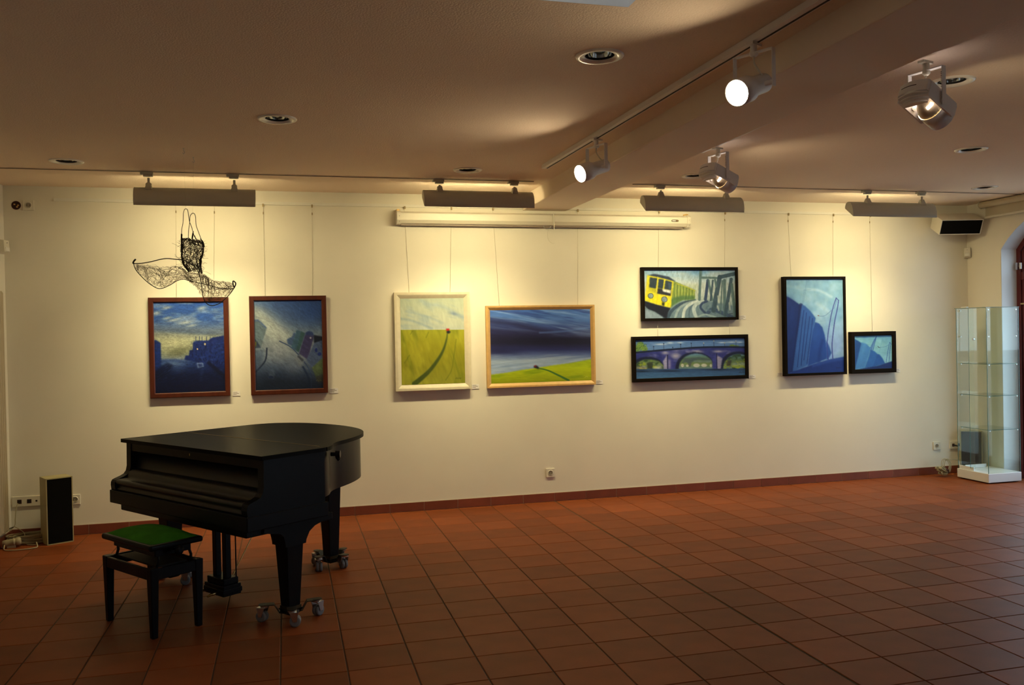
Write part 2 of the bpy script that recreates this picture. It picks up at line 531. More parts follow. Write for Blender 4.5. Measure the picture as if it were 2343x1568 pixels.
# ------------------------------------------------------------------ windows
def make_window(k, yc):
    root = empty('window_%d' % (k + 1), (FRAME_X, yc, 0), kind='structure')
    NS = 20
    def outline(half, base, inset):
        s = WIN_CROWN - WIN_SPRING
        R = (WIN_HALF ** 2 + s * s) / (2 * s)
        zc = WIN_CROWN - R
        pts = [(half, base)]
        for q in range(NS + 1):
            dy = half - 2 * half * q / NS
            pts.append((dy, zc + math.sqrt((R - inset) ** 2 - dy * dy)))
        pts.append((-half, base))
        return pts
    def ring(w0, w1, x0, x1, base0, base1):
        o_ = outline(WIN_HALF - w0, base0, w0); i_ = outline(WIN_HALF - w1, base1, w1)
        n = len(o_)
        m = MB()
        vs = [(x0, y, z) for y, z in o_] + [(x0, y, z) for y, z in i_] + [(x1, y, z) for y, z in o_] + [(x1, y, z) for y, z in i_]
        fs = []
        for q in range(n):
            r = (q + 1) % n
            fs += [(q, r, n + r, n + q), (2 * n + q, 3 * n + q, 3 * n + r, 2 * n + r), (n + q, n + r, 3 * n + r, 3 * n + q), (q, 2 * n + q, 2 * n + r, r)]
        return m.add(vs, fs)
    ring(0.0, 0.055, 0.0, 0.09, 0.0, 0.06).build('frame', M_red, root)
    ring(0.06, 0.135, 0.012, 0.06, 0.065, 0.16).build('sash', M_red, root)
    MB().box((0.005, -WIN_HALF + 0.05, 1.98), (0.075, WIN_HALF - 0.05, 2.06)).build('transom', M_red, root, 0.004)
    MB().box((0.005, -0.045, 0.05), (0.075, 0.045, 2.6)).build('mullion', M_red, root, 0.004)
    for y0, y1 in ((-WIN_HALF + 0.13, -0.05), (0.05, WIN_HALF - 0.13)):
        MB().box((0.03, y0, 0.15), (0.036, y1, 1.98)).build('pane', M_pane, root)
    MB().prism([(y, z) for y, z in outline(WIN_HALF - 0.13, 2.06, 0.13)], lambda p, h: (h, p[0], p[1]), 0.03, 0.036).build('pane', M_pane, root)
    if k == 0:
        for zz in (2.12,):
            h = MB().box((-0.03, WIN_HALF - 0.045, zz - 0.035), (0.0, WIN_HALF - 0.02, zz + 0.035))
            h.cyl((-0.02, WIN_HALF - 0.075, zz - 0.03), (-0.02, WIN_HALF - 0.075, zz + 0.03), 0.012, 10)
            h.cyl((-0.012, WIN_HALF - 0.08, zz), (-0.012, WIN_HALF - 0.02, zz), 0.008, 8)
            h.build('hinge', M_steel, root)
        MB().box((-0.004, WIN_HALF - 0.14, 1.735), (0.004, WIN_HALF - 0.05, 1.75)).build('catch_plate', M_brass, root)
    return root
for k, yc in enumerate(WIN_Y): make_window(k, yc)
# white reveals lining the openings
for k, yc in enumerate(WIN_Y):
    mb = MB()
    for s in (-1, 1):
        a, b = sorted((yc + s * WIN_HALF, yc + s * (WIN_HALF - 0.004)))
        mb.box((XR + 0.002, a, 0), (FRAME_X, b, WIN_SPRING))
    for q in range(NA):
        a = -WIN_HALF + 2 * WIN_HALF * q / NA; b = -WIN_HALF + 2 * WIN_HALF * (q + 1) / NA
        za, zb = arch_z(a), arch_z(b)
        mb.add([(x, yc + y, z) for x in (XR + 0.002, FRAME_X) for y, z in ((a, za), (b, zb), (b, zb - 0.004), (a, za - 0.004))],
               [(0, 1, 2, 3), (7, 6, 5, 4), (3, 2, 6, 7), (0, 4, 5, 1)])
    st('trim_%d' % (k + 1), mb, M_jamb)

# ------------------------------------------------------------------ grand piano
PW_W = 1.46
c_, s_ = math.cos(0.943), math.sin(0.943)
e1 = Vector((-c_, s_, 0)); e2 = Vector((s_, c_, 0))
P0 = Vector((-0.2135, -2.975, 0)) + e1 * (PW_W / 2)
piano = empty('grand_piano', P0, -0.943, 'black satin baby grand piano with closed lid on castor dollies', 'piano')
def S(s): return PW_W / 2 - s           # measured s (from the treble end) -> local x
ZK0, ZK1, ZARM, ZL = 0.549, 0.628, 0.695, 0.934
D1 = 0.123
# outline of the case (s, t), treble side first, then the bent side, tail, spine
bent = [(0.0, 0.44), (0.006, 0.505), (0.045, 0.565), (0.105, 0.625), (0.155, 0.70), (0.19, 0.785), (0.235, 0.88), (0.295, 0.98), (0.37, 1.075),
        (0.48, 1.165), (0.62, 1.24), (0.79, 1.29), (0.97, 1.31), (1.15, 1.30), (1.30, 1.255), (1.41, 1.17), (1.455, 1.06), (1.46, 0.95)]
bent = [(p.x, p.y) for p in catmull([(a, b, 0) for a, b in bent], 4)]
def case_outline(front, grow=0.0):
    pts = [(0.0, front)] + bent + [(PW_W, front)]
    if grow == 0: return pts
    n = len(pts); out = []
    for i, (a, b) in enumerate(pts):
        pa, pb = pts[i - 1], pts[(i + 1) % n]
        if i == 0: out.append((a - grow, b - grow)); continue
        if i == n - 1: out.append((a + grow, b - grow)); continue
        tx, ty = pb[0] - pa[0], pb[1] - pa[1]
        l = math.hypot(tx, ty) or 1
        out.append((a - ty / l * grow, b + tx / l * grow))
    return out
fn = lambda p, h: (S(p[0]), p[1], h)
pts = case_outline(0.44)
rim = MB().prism(pts, fn, 0.655, ZL - 0.024, smooth=True).build('rim', M_black, piano, 0.004)
# cheeks with scrolled arms, one at each end of the keyboard
arm = [(0.004, ZK1), (0.0, ZK1 + 0.03), (0.002, ZARM - 0.018), (0.010, ZARM - 0.005), (0.024, ZARM + 0.001), (0.06, ZARM + 0.012), (0.082, ZARM + 0.022),
       (0.097, ZARM + 0.04), (0.104, ZARM + 0.07), (0.106, ZL - 0.024), (0.50, ZL - 0.024), (0.50, ZK1)]
for s0, s1 in ((0.0, 0.052), (PW_W - 0.052, PW_W)):
    MB().prism(arm, lambda p, h: (S(h), p[0], p[1]), s0, s1).build('cheek', M_black, piano, 0.005)
MB().box((S(-0.006), -0.006, ZK0), (S(PW_W + 0.006), 0.52, ZK1)).build('key_bed', M_black, piano, 0.005)
MB().box((S(0.06), 0.03, ZK0 - 0.045), (S(PW_W - 0.06), 0.60, ZK0)).build('bottom_frame', M_black, piano, 0.006)
# closed fall board between the cheeks: slip, rounded nose, ledge, curved step, upright panel
fall = [(0.014, ZK1 - 0.002), (0.010, ZK1 + 0.012), (0.022, ZK1 + 0.020), (0.020, ZK1 + 0.030), (0.008, ZK1 + 0.040), (0.004, ZK1 + 0.052), (0.010, ZK1 + 0.062), (0.024, ZK1 + 0.067),
        (0.075, ZK1 + 0.070), (0.080, ZK1 + 0.082), (0.090, ZK1 + 0.100), (0.108, ZK1 + 0.116), (0.126, ZK1 + 0.122), (0.135, ZK1 + 0.126), (0.150, ZL - 0.07), (0.30, ZL - 0.07), (0.30, ZK1 - 0.002)]
MB().prism(fall, lambda p, h: (S(h), p[0], p[1]), 0.053, PW_W - 0.053, smooth=True).build('fall_board', M_fall, piano)
MB().box((S(0.0525), 0.110, ZL - 0.075), (S(PW_W - 0.0525), 0.145, ZL - 0.026)).build('front_rail', M_black, piano, 0.003)
MB().box((S(PW_W / 2 + 0.0), 0.1095, ZL - 0.055), (S(PW_W / 2 - 0.005), 0.1105, ZL - 0.042)).build('lock_plate', M_brass, piano)
# lid in two leaves
HT = 0.505
full = case_outline(0.10, 0.022)
flap_out = [p for p in full if p[1] <= HT]
main_out = [p for p in full if p[1] > HT + 0.002]
def cut_at(a, b, t): return (a[0] + (b[0] - a[0]) * (t - a[1]) / (b[1] - a[1]), t)
iA = next(i for i, p in enumerate(full) if p[1] > HT)
iB = len(full) - 1 - next(i for i, p in enumerate(reversed(full)) if p[1] > HT)
qa, qb = cut_at(full[iA - 1], full[iA], HT), cut_at(full[iB], full[iB + 1], HT)
MB().prism(full[:iA] + [qa, qb] + full[iB + 1:], fn, ZL - 0.022, ZL, True).build('lid_front_flap', M_blacklid, piano, 0.006, 3)
qa2, qb2 = (qa[0] + 0.002, HT + 0.002), (qb[0], HT + 0.002)
MB().prism([qa2] + full[iA:iB + 1] + [qb2], fn, ZL - 0.022, ZL, True).build('lid', M_blacklid, piano, 0.006, 3)
MB().box((S(0.05), HT - 0.002, ZL - 0.004), (S(PW_W - 0.02), HT + 0.004, ZL + 0.0012)).build('lid_hinge', mat('dull_brass_hinge', (0.25, 0.16, 0.06), 0.45, metal=0.8), piano)
kb = MB().cyl((S(0.03), 0.57, ZL - 0.05), (S(0.005), 0.59, ZL - 0.05), 0.012, 10)
kb.cyl((S(0.008), 0.588, ZL - 0.05), (S(-0.012), 0.604, ZL - 0.05), 0.021, 12)
kb.cyl((S(0.005), 0.590, ZL - 0.065), (S(-0.008), 0.60, ZL - 0.085), 0.010, 8)
kb.build('lid_prop_knob', M_black, piano)
# legs, leg brackets and castor dollies
def leg(s, t, zt, bracket, dolly_rot, arm_r):
    x, y = S(s), t
    wt, wb = 0.056, 0.037
    zb_ = 0.062
    MB().frustum([(x - wb, y - wb, zb_), (x + wb, y - wb, zb_), (x + wb, y + wb, zb_), (x - wb, y + wb, zb_)],
                 [(x - wt, y - wt, zt), (x + wt, y - wt, zt), (x + wt, y + wt, zt), (x - wt, y + wt, zt)]).build('leg', M_black, piano, 0.004)
    if bracket:
        prof = [(-0.20, ZK0), (-0.20, ZK0 - 0.035), (-0.10, ZK0 - 0.055), (-0.078, ZK0 - 0.075), (-0.068, ZK0 - 0.115), (-0.066, ZK0 - 0.135), (0.066, ZK0 - 0.135),
                (0.070, ZK0 - 0.115), (0.092, ZK0 - 0.075), (0.13, ZK0 - 0.05), (0.185, ZK0 - 0.035), (0.20, ZK0 - 0.02), (0.20, ZK0)]
        MB().prism(prof, lambda p, h: (h, y + p[0], p[1]), x - 0.062, x + 0.062).build('leg_bracket', M_black, piano, 0.004)
    else:
        MB().box((x - 0.075, y - 0.075, zt - 0.012), (x + 0.075, y + 0.075, zt + 0.06)).build('leg_bracket', M_black, piano, 0.01)
    # dolly: low cup, four cranked flat arms, castors at the ends
    dl = MB()
    dl.frustum([(x - 0.030, y - 0.030, 0.030), (x + 0.030, y - 0.030, 0.030), (x + 0.030, y + 0.030, 0.030), (x - 0.030, y + 0.030, 0.030)],
               [(x - 0.048, y - 0.048, 0.062), (x + 0.048, y - 0.048, 0.062), (x + 0.048, y + 0.048, 0.062), (x - 0.048, y + 0.048, 0.062)])
    for a in range(4):
        ang = dolly_rot + a * math.pi / 2
        d = Vector((math.cos(ang), math.sin(ang), 0)); n = Vector((-d.y, d.x, 0))
        prof = [(0.025, 0.040), (0.062, 0.048), (0.088, 0.093), (arm_r + 0.02, 0.096)]
        wd = 0.025
        for (r0, z0), (r1, z1) in zip(prof[:-1], prof[1:]):
            b = [Vector((x, y, 0)) + d * r + n * sgn * wd + Vector((0, 0, z)) for r, z in ((r0, z0), (r1, z1)) for sgn in (-1, 1)]
            b = [b[0], b[1], b[3], b[2]]
            dl.frustum([p - Vector((0, 0, 0.004)) for p in b], [p + Vector((0, 0, 0.0)) for p in b])
        cpt = Vector((x, y, 0)) + d * (arm_r + 0.02)
        dl.lathe([(wd, 0.092), (wd, 0.096)], Matrix.Translation((cpt.x, cpt.y, 0)), 14)
    dlo = dl.build('castor_dolly', M_blackiron, piano)
    rim_z = 0.064
    br = MB()
    for sx, sy in ((1, 0), (-1, 0), (0, 1), (0, -1)):
        if sx: br.box((x + sx * 0.0385, y - 0.040, rim_z - 0.010), (x + sx * 0.0415, y + 0.040, rim_z + 0.014))
        else: br.box((x - 0.040, y + sy * 0.0385, rim_z - 0.010), (x + 0.040, y + sy * 0.0415, rim_z + 0.014))
    br.build('leg_cup', mat('dull_brass_cup', (0.10, 0.07, 0.03), 0.4, metal=0.7), dlo)
    for a in range(4):
        ang = dolly_rot + a * math.pi / 2
        p = Vector((x, y, 0)) + Vector((math.cos(ang), math.sin(ang), 0)) * (arm_r + 0.012)
        sw = 0.55 + a * 0.9 + s * 3
        fd = Vector((math.cos(sw), math.sin(sw), 0)); ax = Vector((-fd.y, fd.x, 0))
        hub = p + fd * 0.016 + Vector((0, 0, 0.030))
        fk = MB()
        fk.lathe([(0.022, 0.080), (0.024, 0.084), (0.024, 0.091)], Matrix.Translation((p.x, p.y, 0)), 14)
        for sg in (-1, 1):
            q = hub + ax * sg * 0.004
            tri = [p + fd * -0.012 + Vector((0, 0, 0.080)), p + fd * 0.034 + Vector((0, 0, 0.080)), hub + fd * 0.010, hub - fd * 0.010]
            off = ax * sg * 0.0265
            fk.add([v_ + off for v_ in tri] + [v_ + off - ax * sg * 0.003 for v_ in tri], [(0, 1, 2, 3), (7, 6, 5, 4), (0, 4, 5, 1), (1, 5, 6, 2), (2, 6, 7, 3), (3, 7, 4, 0)])
        fk.add([p + fd * q_ + ax * r_ + Vector((0, 0, z_)) for z_ in (0.077, 0.081) for q_, r_ in ((-0.014, -0.026), (0.036, -0.026), (0.036, 0.026), (-0.014, 0.026))],
               [(3, 2, 1, 0), (4, 5, 6, 7), (0, 1, 5, 4), (1, 2, 6, 5), (2, 3, 7, 6), (3, 0, 4, 7)])
        fk.build('castor_fork', M_steel, dlo)
        wl = MB()
        for sg in (-1, 1):
            mm = Matrix.Translation(hub + ax * sg * 0.0115) @ ax.to_track_quat('Z', 'Y').to_matrix().to_4x4()
            wl.lathe([(0.018, -0.009), (0.026, -0.010), (0.030, -0.006), (0.030, 0.006), (0.026, 0.010), (0.018, 0.009)], mm, 18)
        wl.build('castor_wheel', M_rubber, dlo)
rot_cam = 0.943
leg(0.105, 0.33, ZK0 - 0.1, True, rot_cam - math.pi / 2 + 0.05, 0.125)
leg(1.355, 0.33, ZK0 - 0.1, True, rot_cam + 0.6, 0.125)
leg(0.79, 1.16, 0.64, False, rot_cam - math.pi / 4, 0.105)
# pedal lyre
LS, LT = PW_W / 2 + 0.0, 0.30
for k in (-1, 1):
    MB().box((S(LS + k * 0.052) - 0.019, LT - 0.016, 0.14), (S(LS + k * 0.052) + 0.019, LT + 0.020, ZK0 - 0.04)).build('lyre_post', M_black, piano, 0.003)
    MB().cyl((S(LS + k * 0.052) + 0.028, LT + 0.045, 0.13), (S(LS + k * 0.052) + 0.028, LT + 0.045, ZK0), 0.004, 8).build('pedal_rod', M_black, piano)
lb = MB().box((S(LS) - 0.10, LT - 0.055, 0.042), (S(LS) + 0.10, LT + 0.065, 0.105))
lb.box((S(LS) - 0.105, LT - 0.060, 0.055), (S(LS) + 0.105, LT + 0.070, 0.085))
lb.box((S(LS) - 0.088, LT - 0.045, 0.105), (S(LS) + 0.088, LT + 0.055, 0.142))
lb.build('pedal_box', M_black, piano, 0.005)
MB().cyl((S(LS) + 0.02, LT + 0.05, 0.12), (S(LS) - 0.02, LT + 0.36, ZK0 - 0.02), 0.0035, 8).build('lyre_brace', M_brass, piano)
for k in (-1, 1):
    pp = [(S(LS + k * 0.055), LT - 0.05, 0.068), (S(LS + k * 0.055), LT - 0.09, 0.067), (S(LS + k * 0.055), LT - 0.13, 0.061)]
    MB().tube(pp, [0.006, 0.009, 0.007], 8).build('pedal', M_brass, piano)

# ------------------------------------------------------------------ piano stool
stool = empty('piano_stool', (-0.735, -2.535, 0), -0.943, 'black adjustable piano stool with green velvet seat', 'stool')
HX, HY = 0.262, 0.148
ZT = 0.365
for sx in (-1, 1):
    for sy in (-1, 1):
        x, y = sx * (HX - 0.022), sy * (HY - 0.022)
        a, b = 0.024, 0.016
        MB().frustum([(x - b, y - b, 0), (x + b, y - b, 0), (x + b, y + b, 0), (x - b, y + b, 0)],
                     [(x - a, y - a, ZT), (x + a, y - a, ZT), (x + a, y + a, ZT), (x - a, y + a, ZT)]).build('leg', M_black, stool, 0.005)
for sy in (-1, 1):
    MB().box((-HX + 0.04, sy * (HY - 0.012) - 0.010, ZT - 0.062), (HX - 0.04, sy * (HY - 0.012) + 0.010, ZT - 0.004)).build('apron', M_black, stool, 0.004)
for sx in (-1, 1):
    MB().box((sx * (HX - 0.012) - 0.010, -HY + 0.04, ZT - 0.062), (sx * (HX - 0.012) + 0.010, HY - 0.04, ZT - 0.004)).build('apron', M_black, stool, 0.004)
# folding lift: metal arms at both ends
for sx in (-1, 1):
    xx = sx * (HX - 0.045)
    for (ya, za), (yb, zb) in (((-0.10, ZT - 0.03), (-0.085, 0.445)), ((0.10, ZT - 0.03), (0.085, 0.445))):
        MB().tube([(xx, ya, za), (xx, (ya + yb) / 2 + 0.012, (za + zb) / 2), (xx, yb, zb)], 0.008, 6).build('lift_arm', M_black, stool)
MB().box((-HX + 0.05, -0.085, ZT - 0.012), (HX - 0.05, 0.085, ZT - 0.004)).build('lift_plate', M_blackiron, stool)
fr = MB()
for sy in (-1, 1): fr.box((-HX + 0.04, sy * 0.095 - 0.008, 0.415), (HX - 0.04, sy * 0.095 + 0.008, 0.455))
for sx in (-1, 1): fr.box((sx * (HX - 0.045) - 0.008, -0.10, 0.415), (sx * (HX - 0.045) + 0.008, 0.10, 0.455))
fr.build('lift_frame', M_black, stool, 0.003)
MB().box((-HX - 0.005, -HY - 0.004, 0.455), (HX + 0.005, HY + 0.004, 0.487)).build('seat_board', M_black, stool, 0.012, 3)
# velvet cushion, domed
n1, n2 = 18, 12
cv = []
for j in range(n2 + 1):
    for i in range(n1 + 1):
        a, b = -1 + 2 * i / n1, -1 + 2 * j / n2
        h = 0.036 * (1 - abs(a) ** 3.2) ** 0.7 * (1 - abs(b) ** 3.2) ** 0.7 + 0.004 * math.sin(4 * a + 2 * b) * (1 - a * a) * (1 - b * b)
        cv.append((a * (HX - 0.014), b * (HY - 0.014), 0.486 + max(h, 0)))
cf = [(j * (n1 + 1) + i, j * (n1 + 1) + i + 1, (j + 1) * (n1 + 1) + i + 1, (j + 1) * (n1 + 1) + i) for j in range(n2) for i in range(n1)]
MB().add(cv, cf, True).build('cushion', M_velvet, stool)
for sx in (1, -1):
    k = MB().cyl((sx * (HX - 0.05), 0.0, 0.44), (sx * (HX + 0.012), 0.0, 0.44), 0.007, 8)
    k.lathe([(0.008, 0), (0.022, 0.004), (0.025, 0.012), (0.021, 0.022), (0.010, 0.026)], Matrix.Translation((sx * (HX + 0.01), 0, 0.44)) @ Vector((sx, 0, 0)).to_track_quat('Z', 'Y').to_matrix().to_4x4(), 16)
    k.build('height_knob', M_black, stool)

# ------------------------------------------------------------------ paintings: flat print computed as vertex colour
class Paint:
    """sRGB canvas, painted in the pixel frame of a study crop, then divided by the light on the wall"""
    def __init__(self, TL, TR, BR, BL, W, H, base):
        self.W, self.H = W, H
        X, Y = np.meshgrid((np.arange(W) + 0.5) / W, (np.arange(H) + 0.5) / H)
        c = [np.array(p, float) for p in (TL, TR, BR, BL)]
        P = (1 - X)[..., None] * (1 - Y)[..., None] * c[0] + X[..., None] * (1 - Y)[..., None] * c[1] + X[..., None] * Y[..., None] * c[2] + (1 - X)[..., None] * Y[..., None] * c[3]
        self.u, self.v = P[..., 0], P[..., 1]
        self.px = math.hypot(TR[0] - TL[0], TR[1] - TL[1]) / W
        self.img = np.ones((H, W, 3)) * np.array(base) / 255.0
    def noise(self, sx, sy, seed=0, rot=0.0, octaves=3):
        r = np.random.RandomState(seed)
        out = np.zeros((self.H, self.W)); amp = 1.0; tot = 0
        cu = self.u * math.cos(rot) + self.v * math.sin(rot); cv_ = -self.u * math.sin(rot) + self.v * math.cos(rot)
        for o in range(octaves):
            a, b = cu / sx * 2 ** o, cv_ / sy * 2 ** o
            g = r.rand(64, 64)
            ia, ib = np.floor(a).astype(int), np.floor(b).astype(int)
            fa, fb = a - ia, b - ib
            fa = fa * fa * (3 - 2 * fa); fb = fb * fb * (3 - 2 * fb)
            q = lambda i, j: g[(j) % 64, (i) % 64]
            out += amp * ((q(ia, ib) * (1 - fa) + q(ia + 1, ib) * fa) * (1 - fb) + (q(ia, ib + 1) * (1 - fa) + q(ia + 1, ib + 1) * fa) * fb)
            tot += amp; amp *= 0.5
        return out / tot
    def blend(self, mask, col, a=1.0):
        m = np.clip(mask * a, 0, 1)[..., None]
        self.img = self.img * (1 - m) + np.array(col) / 255.0 * m
    def vgrad(self, stops, a=1.0, mask=None):
        vs = [s[0] for s in stops]
        col = np.stack([np.interp(self.v, vs, [s[1][k] for s in stops]) for k in range(3)], -1) / 255.0
        m = np.ones_like(self.u) * a if mask is None else np.clip(mask * a, 0, 1)
        self.img = self.img * (1 - m[..., None]) + col * m[..., None]
    def soft(self, m, px):
        k = max(int(round(px / self.px)), 0)
        for _ in range(2 if k else 0):
            for ax in (0, 1):
                p = np.concatenate([np.repeat(m.take([0], ax), k, ax), m, np.repeat(m.take([-1], ax), k, ax)], ax)
                cs = np.cumsum(p, ax)
                cs = np.concatenate([np.zeros_like(cs.take([0], ax)), cs], ax)
                n = m.shape[ax]
                m = (cs.take(range(2 * k + 1, 2 * k + 1 + n), ax) - cs.take(range(0, n), ax)) / (2 * k + 1)
        return m
    def polym(self, pts, soft=3):
        inside = np.zeros(self.u.shape, bool)
        n = len(pts)
        for i in range(n):
            (x0, y0), (x1, y1) = pts[i], pts[(i + 1) % n]
            if y0 == y1: continue
            c = ((y0 > self.v) != (y1 > self.v)) & (self.u < (x1 - x0) * (self.v - y0) / (y1 - y0) + x0)
            inside ^= c
        return self.soft(inside.astype(float), soft)
    def poly(self, pts, col, a=1.0, soft=3): self.blend(self.polym(pts, soft), col, a)
    def linem(self, pts, w, soft=3):
        pts = [(p.x, p.y) for p in catmull([(a, b, 0) for a, b in pts], 8)] if len(pts) > 2 else list(pts)
        d = np.full(self.u.shape, 1e9)
        n = len(pts)
        for i in range(n - 1):
            (x0, y0), (x1, y1) = pts[i], pts[i + 1]
            ww = w if not isinstance(w, (tuple, list)) else w[0] + (w[1] - w[0]) * i / max(n - 2, 1)
            dx, dy = x1 - x0, y1 - y0
            t = np.clip(((self.u - x0) * dx + (self.v - y0) * dy) / (dx * dx + dy * dy + 1e-9), 0, 1)
            d = np.minimum(d, np.hypot(self.u - x0 - t * dx, self.v - y0 - t * dy) - ww / 2)
        return np.clip(0.5 - d / max(soft, 1), 0, 1)
    def line(self, pts, w, col, a=1.0, soft=3): self.blend(self.linem(pts, w, soft), col, a)
    def ell(self, c, r, col, a=1.0, soft=0.25):
        q = np.hypot((self.u - c[0]) / r[0], (self.v - c[1]) / r[1])
        self.blend(np.clip((1 - q) / soft + 0.5, 0, 1), col, a)
    def glow(self, c, r, col, a=1.0, rot=0.0):
        du, dv = self.u - c[0], self.v - c[1]
        p, q = du * math.cos(rot) + dv * math.sin(rot), -du * math.sin(rot) + dv * math.cos(rot)
        self.blend(np.exp(-(p / r[0]) ** 2 - (q / r[1]) ** 2), col, a)
    def grain(self, amt, sx, sy, seed, rot=0.0):
        self.img = np.clip(self.img * (1 + amt * (self.noise(sx, sy, seed, rot) - 0.5)[..., None]), 0, 1)

def paint_harbour():
    p = Paint((142, 208), (935, 190), (958, 1210), (172, 1230), 170, 220, (60, 95, 150))
    p.vgrad([(200, (52, 95, 158)), (400, (62, 98, 150)), (500, (110, 125, 140)), (560, (150, 152, 130)), (640, (190, 186, 140)), (760, (165, 165, 125)), (850, (140, 150, 150)), (900, (40, 60, 110)), (1230, (14, 26, 64))])
    cl = p.noise(240, 70, 3)
    p.blend(np.clip((cl - 0.55) * 5, 0, 1) * np.clip((560 - p.v) / 120, 0, 1), (150, 165, 175), 0.7)
    for c, r in (((295, 270), (60, 16)), ((690, 268), (60, 22)), ((300, 385), (60, 16)), ((370, 405), (80, 14)), ((500, 435), (80, 20)), ((575, 465), (60, 14)), ((185, 330), (50, 22))):
        p.glow(c, r, (190, 190, 170), 0.8, -0.2)
    p.glow((450, 530), (420, 22), (90, 105, 120), 0.75, 0.06)
    p.glow((760, 545), (260, 26), (95, 110, 125), 0.6, 0.03)
    p.glow((420, 770), (150, 55), (120, 118, 80), 0.7, -0.3)
    p.glow((300, 660), (260, 60), (205, 198, 150), 0.6, -0.1)
    water = p.polym([(140, 850), (400, 845), (620, 870), (960, 1000), (970, 1240), (140, 1240)], 10)
    p.vgrad([(840, (60, 85, 130)), (930, (32, 52, 100)), (1050, (20, 36, 82)), (1230, (14, 26, 62))], 1.0, water)
    p.glow((360, 900), (130, 36), (120, 140, 160), 0.8)
    p.glow((420, 960), (110, 40), (70, 95, 135), 0.6)
    blk = [(490, 850), (505, 805), (545, 800), (548, 745), (585, 740), (590, 655), (640, 640), (760, 635), (800, 600), (870, 590), (938, 574), (960, 960), (780, 940), (720, 915), (640, 880)]
    p.poly(blk, (24, 42, 96), 1, 4)
    for u0, u1, v0 in ((590, 650, 640), (655, 770, 640), (800, 935, 610)):
        p.poly([(u0, v0), (u1, v0 - 8), (u1, 880), (u0, 860)], (34, 58, 116), 0.6, 6)
    for u in (620, 660, 690, 740, 780, 865): p.line([(u, 640), (u, 590)], 7, (28, 46, 98), 0.8)
    for k in range(60):
        u = 560 + 380 * RNG.rand(); v = 680 + 230 * RNG.rand()
        p.line([(u, v), (u, v + 18)], 7, (12, 22, 58) if k % 3 else (60, 85, 140), 0.7)
    p.poly([(140, 630), (180, 632), (228, 662), (235, 930), (240, 960), (150, 985)], (30, 56, 112), 1, 4)
    p.poly([(140, 640), (170, 650), (175, 980), (150, 985)], (22, 40, 88), 0.7, 6)
    p.poly([(150, 985), (300, 880), (370, 910), (330, 1000), (170, 1110)], (16, 28, 62), 0.8, 10)
    for k in range(26):
        u = 180 + 180 * RNG.rand(); v = 880 + 200 * RNG.rand()
        p.line([(u, v), (u + 30, v - 18)], 5, (70, 95, 140), 0.5)
    p.poly([(630, 885), (700, 880), (712, 930), (640, 945)], (150, 165, 190), 0.8, 4)
    p.poly([(648, 900), (690, 896), (696, 925), (655, 930)], (28, 46, 96), 0.8, 4)
    p.line([(690, 960), (680, 1080)], 30, (55, 78, 125), 0.5, 30)
    p.line([(760, 880), (850, 960), (955, 1060)], 40, (12, 18, 40), 0.7, 20)
    p.ell((722, 674), (9, 13), (240, 215, 150)); p.ell((637, 730), (7, 9), (235, 205, 140))
    for k in range(150):
        u = 160 + 780 * RNG.rand(); v = 900 + 310 * RNG.rand()
        p.line([(u, v), (u + 20 + 40 * RNG.rand(), v + RNG.normal() * 4)], 4, (10, 16, 40) if k % 2 else (44, 66, 110), 0.35, 5)
    for k in range(70):
        u = 560 + 390 * RNG.rand(); v = 640 + 260 * RNG.rand()
        p.poly([(u, v), (u + 14, v), (u + 14, v + 22), (u, v + 22)], (12, 20, 48) if k % 3 else (70, 92, 140), 0.45, 4)
    p.vgrad([(900, (12, 18, 36)), (1230, (8, 12, 26))], 0.45, np.clip((p.v - 900) / 120, 0, 1))
    p.grain(0.35, 26, 10, 5)
    p.grain(0.25, 8, 5, 6)
    return p
